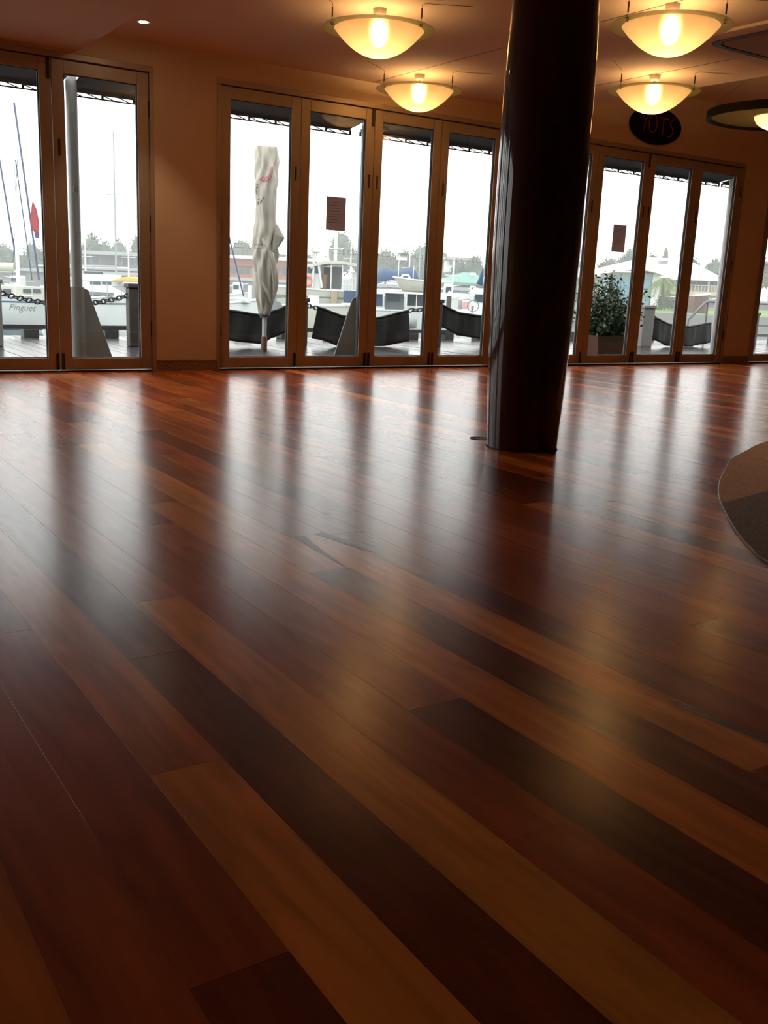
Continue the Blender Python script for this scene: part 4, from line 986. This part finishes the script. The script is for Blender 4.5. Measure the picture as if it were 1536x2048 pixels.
f_.part('canopy', MB().prism([(q.x, D - 1.8, q.z) for q in cp] + [(q.x, D - 1.8, q.z - .12) for q in reversed(cp)], (0, 3.6, 0)), 'hull_cream')
for x in (661, 684, 716): wbox(f_, 'canopy_post', x, x + 1.6, 530, 580, D - 1.7, .06, 'mast_white')
wbox(f_, 'side_screen', 664, 683, 534, 578, D + .6, .05, 'roof_grey'); wbox(f_, 'rear_cabin', 641, 661, 534, 578, D + .4, 1, 'boat_grey')
wbox(f_, 'locker', 684, 702, 558, 580, D - 1.4, .9, 'hull_white'); wbox(f_, 'winch', 704, 714, 544, 556, D - .8, .6, 'mast_white'); wbox(f_, 'winch_stand', 700, 716, 556, 580, D - .6, .5, 'hull_white')
lk = c(646, 566, D - 1); f_.part('wicker_chair', MB().tube([(lk.x, D - 1.2, lk.z - .35), (lk.x, D - 1.2, lk.z + .35)], [.16, .22], 10), 'wicker', True)
for px, pt, r_ in ((670.5, 460, .075), (655, 484, .06)):
    q = c(px, 524, D); zt = c(px, pt, D).z; o = f_.part('mast', MB().tube([(q.x, D, q.z), (q.x, D, zt)], r_, 8), 'mast_white', True)
    if px > 660: z = c(px, 498, D).z; f_.part('crossbar', MB().tube([(q.x - .34, D, z + .06), (q.x - .2, D, z), (q.x + .28, D, z), (q.x + .36, D, z + .06)], .03, 6), 'mast_white', True, parent=o)
q = c(632, 575, D - 1.7); q2 = c(631, 505, D - 1.7); f_.part('radar_frame', MB().tube([(q.x - .15, D - 1.7, q.z), (q2.x - .05, D - 1.7, q2.z)], .05, 6).tube([(q.x + .25, D - 1.7, q.z), (q2.x + .05, D - 1.7, q2.z)], .05, 6), 'mast_white', True)
f_.part('radar_dome', MB().lathe([(.001, .28), (.16, .24), (.22, .12), (.2, 0), (.001, -.02)], 16, (q2.x, D - 1.7, q2.z)), 'mast_white', True)
for k in range(8): x = c(690 + k * 6, 570, D).x; f_.part('rail_post', MB().tube([(x, D - 1.9, zd), (x, D - 1.9, zd + .55)], .018, 4), 'mast_white')
for z in (.28, .55): f_.part('rail', MB().tube([(c(688, 570, D).x, D - 1.9, zd + z), (c(735, 570, D).x, D - 1.9, zd + z)], .018, 5), 'mast_white')
for k in range(4): wbox(f_, 'hull_port', 618 + k * 7, 622 + k * 7, 630, 634, D - 2.1, .1, 'boat_glass')
wbox(f_, 'fender_board', 662, 674, 582, 618, D - 2.15, .12, 'wall_tan'); wbox(f_, 'blue_side_cloth', 688, 738, 582, 606, D - 2.14, .06, 'navy_canvas')
# 7 white workboat with tyre-side below the trawler
D = 33
f_ = Far('white_tender', 'low white tender moored below the trawler', 'boat', c(640, 650, D))
zd = c(640, 612, D).z; add_hull(f_, c(570, 612, D).x, c(735, 612, D).x, D, 1.8, zd, zd + .1, 'hull_cream')
wbox(f_, 'console', 616, 634, 592, 613, D - .6, 1.0, 'hull_white'); wbox(f_, 'bow_rail', 682, 706, 606, 609, D - .7, .05, 'mast_white')
for x in (682, 694, 706): wbox(f_, 'rail_post', x, x + 1, 606, 613, D - .7, .05, 'mast_white')
# 8 charter boat with upper deck, dinghy and blue cover
D = 38
f_ = Far('charter_boat', 'two-deck charter boat with a pale upper deck, right of the trawler', 'boat', c(800, 640, D))
zd = c(800, 620, D).z; add_hull(f_, c(745, 620, D).x, c(872, 620, D).x, D, 3.2, zd, zd + .1, 'hull_white')
wbox(f_, 'upper_deck', 745, 868, 583.5, 587.5, D - 1.6, 3.2, 'mast_white')
for x in (766, 812, 832, 852, 866): wbox(f_, 'deck_post', x, x + 1.6, 587, 620, D - 1.5, .05, 'mast_white')
wbox(f_, 'blue_side_panel', 745, 765, 588, 612, D - 1.2, .1, 'navy_canvas'); wbox(f_, 'saloon', 770, 808, 588, 620, D - .8, 1.6, 'boat_grey'); wbox(f_, 'saloon_window', 775, 800, 590, 603, D - .86, .1, 'boat_glass'); wbox(f_, 'rear_saloon', 815, 850, 588, 612, D + .2, 1, 'shade_grey')
for x in range(748, 795, 9): wbox(f_, 'upper_rail_post', x, x + .9, 562, 584, D - 1.5, .04, 'mast_grey')
for y in (563, 570, 577): wbox(f_, 'upper_rail', 746, 794, y, y + .9, D - 1.5, .04, 'mast_grey')
wbox(f_, 'davit', 826, 827.6, 533, 562, D - 1.2, .06, 'mast_white'); wbox(f_, 'davit', 796.5, 798, 520, 560, D - 1.2, .06, 'mast_white'); wbox(f_, 'light_panel', 793, 814, 513, 520, D - 1.1, .25, 'mast_white')
tb = Far('blue_boat_cover', 'dark blue canvas cover tented over the upper deck', 'boat cover', c(800, 565, D))
ridge = [(744, 545), (757, 540), (770, 536), (783, 539), (797, 541), (812, 537), (825, 534.5)]
low = [(744, 572), (757, 566), (768, 563), (783, 558), (797, 562), (815, 561), (840, 563)]
rA = [c(px, py, D + .3) for px, py in ridge]; lA = [c(px, py, D - .8) for px, py in low]; lB = [c(px, py, D + 1.4) for px, py in low]
tb.part('canvas', MB().grid([lA, [a_.lerp(b_, .55) + Vector((0, 0, .06)) for a_, b_ in zip(lA, rA)], rA, lB]), 'navy_canvas', True, solid=.03)
dg = Far('dinghy', 'small cream dinghy carried on the upper deck', 'dinghy', c(815, 580, D - 1.2))
h_, rows = hull_mb(c(856, 565, D).x, c(786, 565, D).x, D - 1.1, 1.1, c(850, 562, D - 1.1).z, c(788, 553.5, D - 1.1).z, c(815, 583, D - 1.1).z, .28)
dg.part('hull', h_, 'hull_cream', True); dg.part('gunwale', MB().tube([r_[0] for r_ in rows] + [r_[-1] for r_ in reversed(rows)], .03, 6), 'hull_white', True)
wq = c(811, 556, D - 1.1); dg.part('wheel_guard', MB().tube([(wq.x - .2, D - 1.1, wq.z - .1), (wq.x - .1, D - 1.1, wq.z + .1), (wq.x + .1, D - 1.1, wq.z + .1), (wq.x + .2, D - 1.1, wq.z - .1)], .05, 6), 'hull_white', True)
# 9 small covered runabout on the pontoon
D = 21
f_ = Far('covered_runabout', 'small runabout under a slate-blue cover right of the canvas screen', 'boat', c(822, 660, D))
q0, q1 = c(795, 648, D), c(834, 648, D); rows = []
for i in range(9):
    t = i / 8; x = q0.x + (q1.x - q0.x) * t; hb = .5 * (1 - t ** 3) + .03
    rows.append([(x, D + hb * math.cos(a_), q0.z + .03 + .16 * math.sin(a_) * (1 - .5 * t ** 4)) for a_ in [k * math.pi / 8 for k in range(17)]])
f_.part('cover', MB().grid(rows, True), 'boat_grey', True)
for x in (814, 832): 
    q = c(x, 652, D); f_.part('trolley_leg', MB().tube([(q.x, D - .1, q.z), (q.x + (.1 if x > 820 else -.15), D - .1, WZ + .45)], .02, 5), 'mast_grey', True)
pt = Far('pontoon', 'pale floating pontoon behind the kerb rail', 'pontoon', c(800, 665, 21))
pt.part('deck_slab', MB().box(c(560, 660, 21).x, c(915, 660, 21).x, 19.5, 22.4, WZ + .12, WZ + .45), 'concrete'); 
for k in range(6): x = c(570 + k * 66, 660, 21).x; pt.part('float_drum', MB().tube([(x, 19.9, WZ + .05), (x, 22.2, WZ + .05)], .2, 10), 'shade_grey', True)
for px in (842, 890):
    wbox(pt, 'service_pedestal', px, px + 9, 616, 668, 21.6, .3, 'hull_white')
# 10 boats before the seawall
def small_boat(px0, px1, py, D, m, label, cab=None, nm='motorboat'):
    f_ = Far(nm, label, 'boat', c((px0 + px1) / 2, py + 12, D)); zd = max(c((px0 + px1) / 2, py, D).z, WZ + .45)
    add_hull(f_, c(px0, py, D).x, c(px1, py, D).x, D, 2.2, zd, zd + .2, m)
    x0, x1 = c(px0, py, D).x, c(px1, py, D).x; L = x1 - x0
    if cab == 0: return f_
    f_.part('cabin', MB().box(min(x0 + L * .3, x0 + L * .62), max(x0 + L * .3, x0 + L * .62), D - .7, D + .7, zd, zd + .75), 'hull_white', bevel=.08)
    f_.part('windscreen', MB().box(min(x0 + L * .34, x0 + L * .58), max(x0 + L * .34, x0 + L * .58), D - .74, D - .7, zd + .35, zd + .6), 'boat_glass')
    f_.part('rail', MB().tube([(x0 + L * .1, D - .9, zd + .5), (x0 + L * .95, D - .3, zd + .7)], .02, 5), 'mast_white', True)
    return f_
small_boat(874, 918, 600, 46, 'hull_white', 'white motorboat beside the timber pile')
small_boat(926, 990, 604, 56, 'pink_hull', 'faded pink motorboat before the seawall')
small_boat(915, 1000, 624, 34, 'hull_white', 'low white motorboat above the black canvas near the column')
small_boat(880, 850, 596, 70, 'hull_white', 'distant white motorboat behind the door stile by the green roof')
small_boat(930, 962, 590, 84, 'hull_white', 'tiny white motorboat below the seawall')
small_boat(455, 500, 590, 60, 'hull_white', 'distant white motorboat below the orange building')
small_boat(60, 10, 575, 64, 'hull_white', 'distant white motorboat behind the sailboat mast')
small_boat(1382, 1420, 592, 68, 'terracotta', 'dark brown open boat drawn up near the veranda', cab=0, nm='open_boat')
small_boat(540, 590, 596, 58, 'hull_white', 'distant white motorboat right of the umbrella')
# timber pile and near mast
D = 30
pl = Far('timber_pile', 'brown timber mooring pile with a white cap', 'mooring pile', c(898, 650, D))
q = c(898, 600, D); zt = c(898, 591, D).z; pl.part('pile', MB().tube([(q.x, D, WZ - .4), (q.x, D, zt)], .075, 12), 'post_wood', True); pl.part('cap', MB().lathe([(.085, zt - .02), (.085, zt + .03), (.001, zt + .16)], 12, (q.x, D, 0)), 'hull_white', True)
D = 24
f_ = Far('moored_yacht', 'yacht whose tall grey mast stands just left of the column', 'boat', c(985, 650, D)); zd = c(985, 628, D).z
add_hull(f_, c(928, 628, D).x, c(1130, 628, D).x, D, 2.4, zd, zd + .2, 'hull_white')
q = c(968, 628, D); q2 = c(972, 300, D)
f_.part('mast', MB().tube([(q.x, D, q.z), (q.x, D, q2.z + 1.5)], .05, 10), 'mast_grey', True)
sq = [c(966, 536, D - .1), c(957, 560, D - .1), c(953, 567, D - .1), c(966, 572, D - .1)]
f_.part('sail_cover', MB().prism([(p_.x, D - .2, p_.z) for p_ in sq], (0, .3, 0)), 'navy_canvas', bevel=.03)
f_.part('spreader', MB().tube([(q.x, D, c(970, 387, D).z), (q.x + .25, D, c(970, 387, D).z)], .02, 5), 'mast_grey', True)
wq = c(946, 612, D - .8); f_.part('helm_wheel', MB().tube([(wq.x + .13 * math.cos(a_), D - .8, wq.z + .13 * math.sin(a_)) for a_ in [k * math.pi / 8 for k in range(17)]], .012, 5), 'boat_grey', True)
f_.part('helm_pedestal', MB().tube([(wq.x, D - .7, zd), (wq.x, D - .7, wq.z)], .03, 6), 'boat_grey', True)
wbox(f_, 'coachroof', 975, 1080, 612, 629, D - .7, 1.4, 'hull_white')

# ---- rain haze over the harbour
hz = bpy.data.materials.new('rain_haze'); hz.use_nodes = True; n_ = hz.node_tree.nodes; n_.remove(n_['Principled BSDF'])
v_ = n_.new('ShaderNodeVolumeScatter'); v_.inputs['Color'].default_value = (.97, .99, 1, 1); v_.inputs['Density'].default_value = .0032; v_.inputs['Anisotropy'].default_value = .0
hz.node_tree.links.new(v_.outputs[0], n_['Material Output'].inputs['Volume']); MATS['rain_haze'] = hz
ho = tag(MB().box(-160, 220, 26, 300, -3, 45).build('rain_haze', 'rain_haze'), 'pale rain haze hanging over the harbour', 'haze', kind='stuff')
ho.rotation_euler = (0, 0, -YAW)
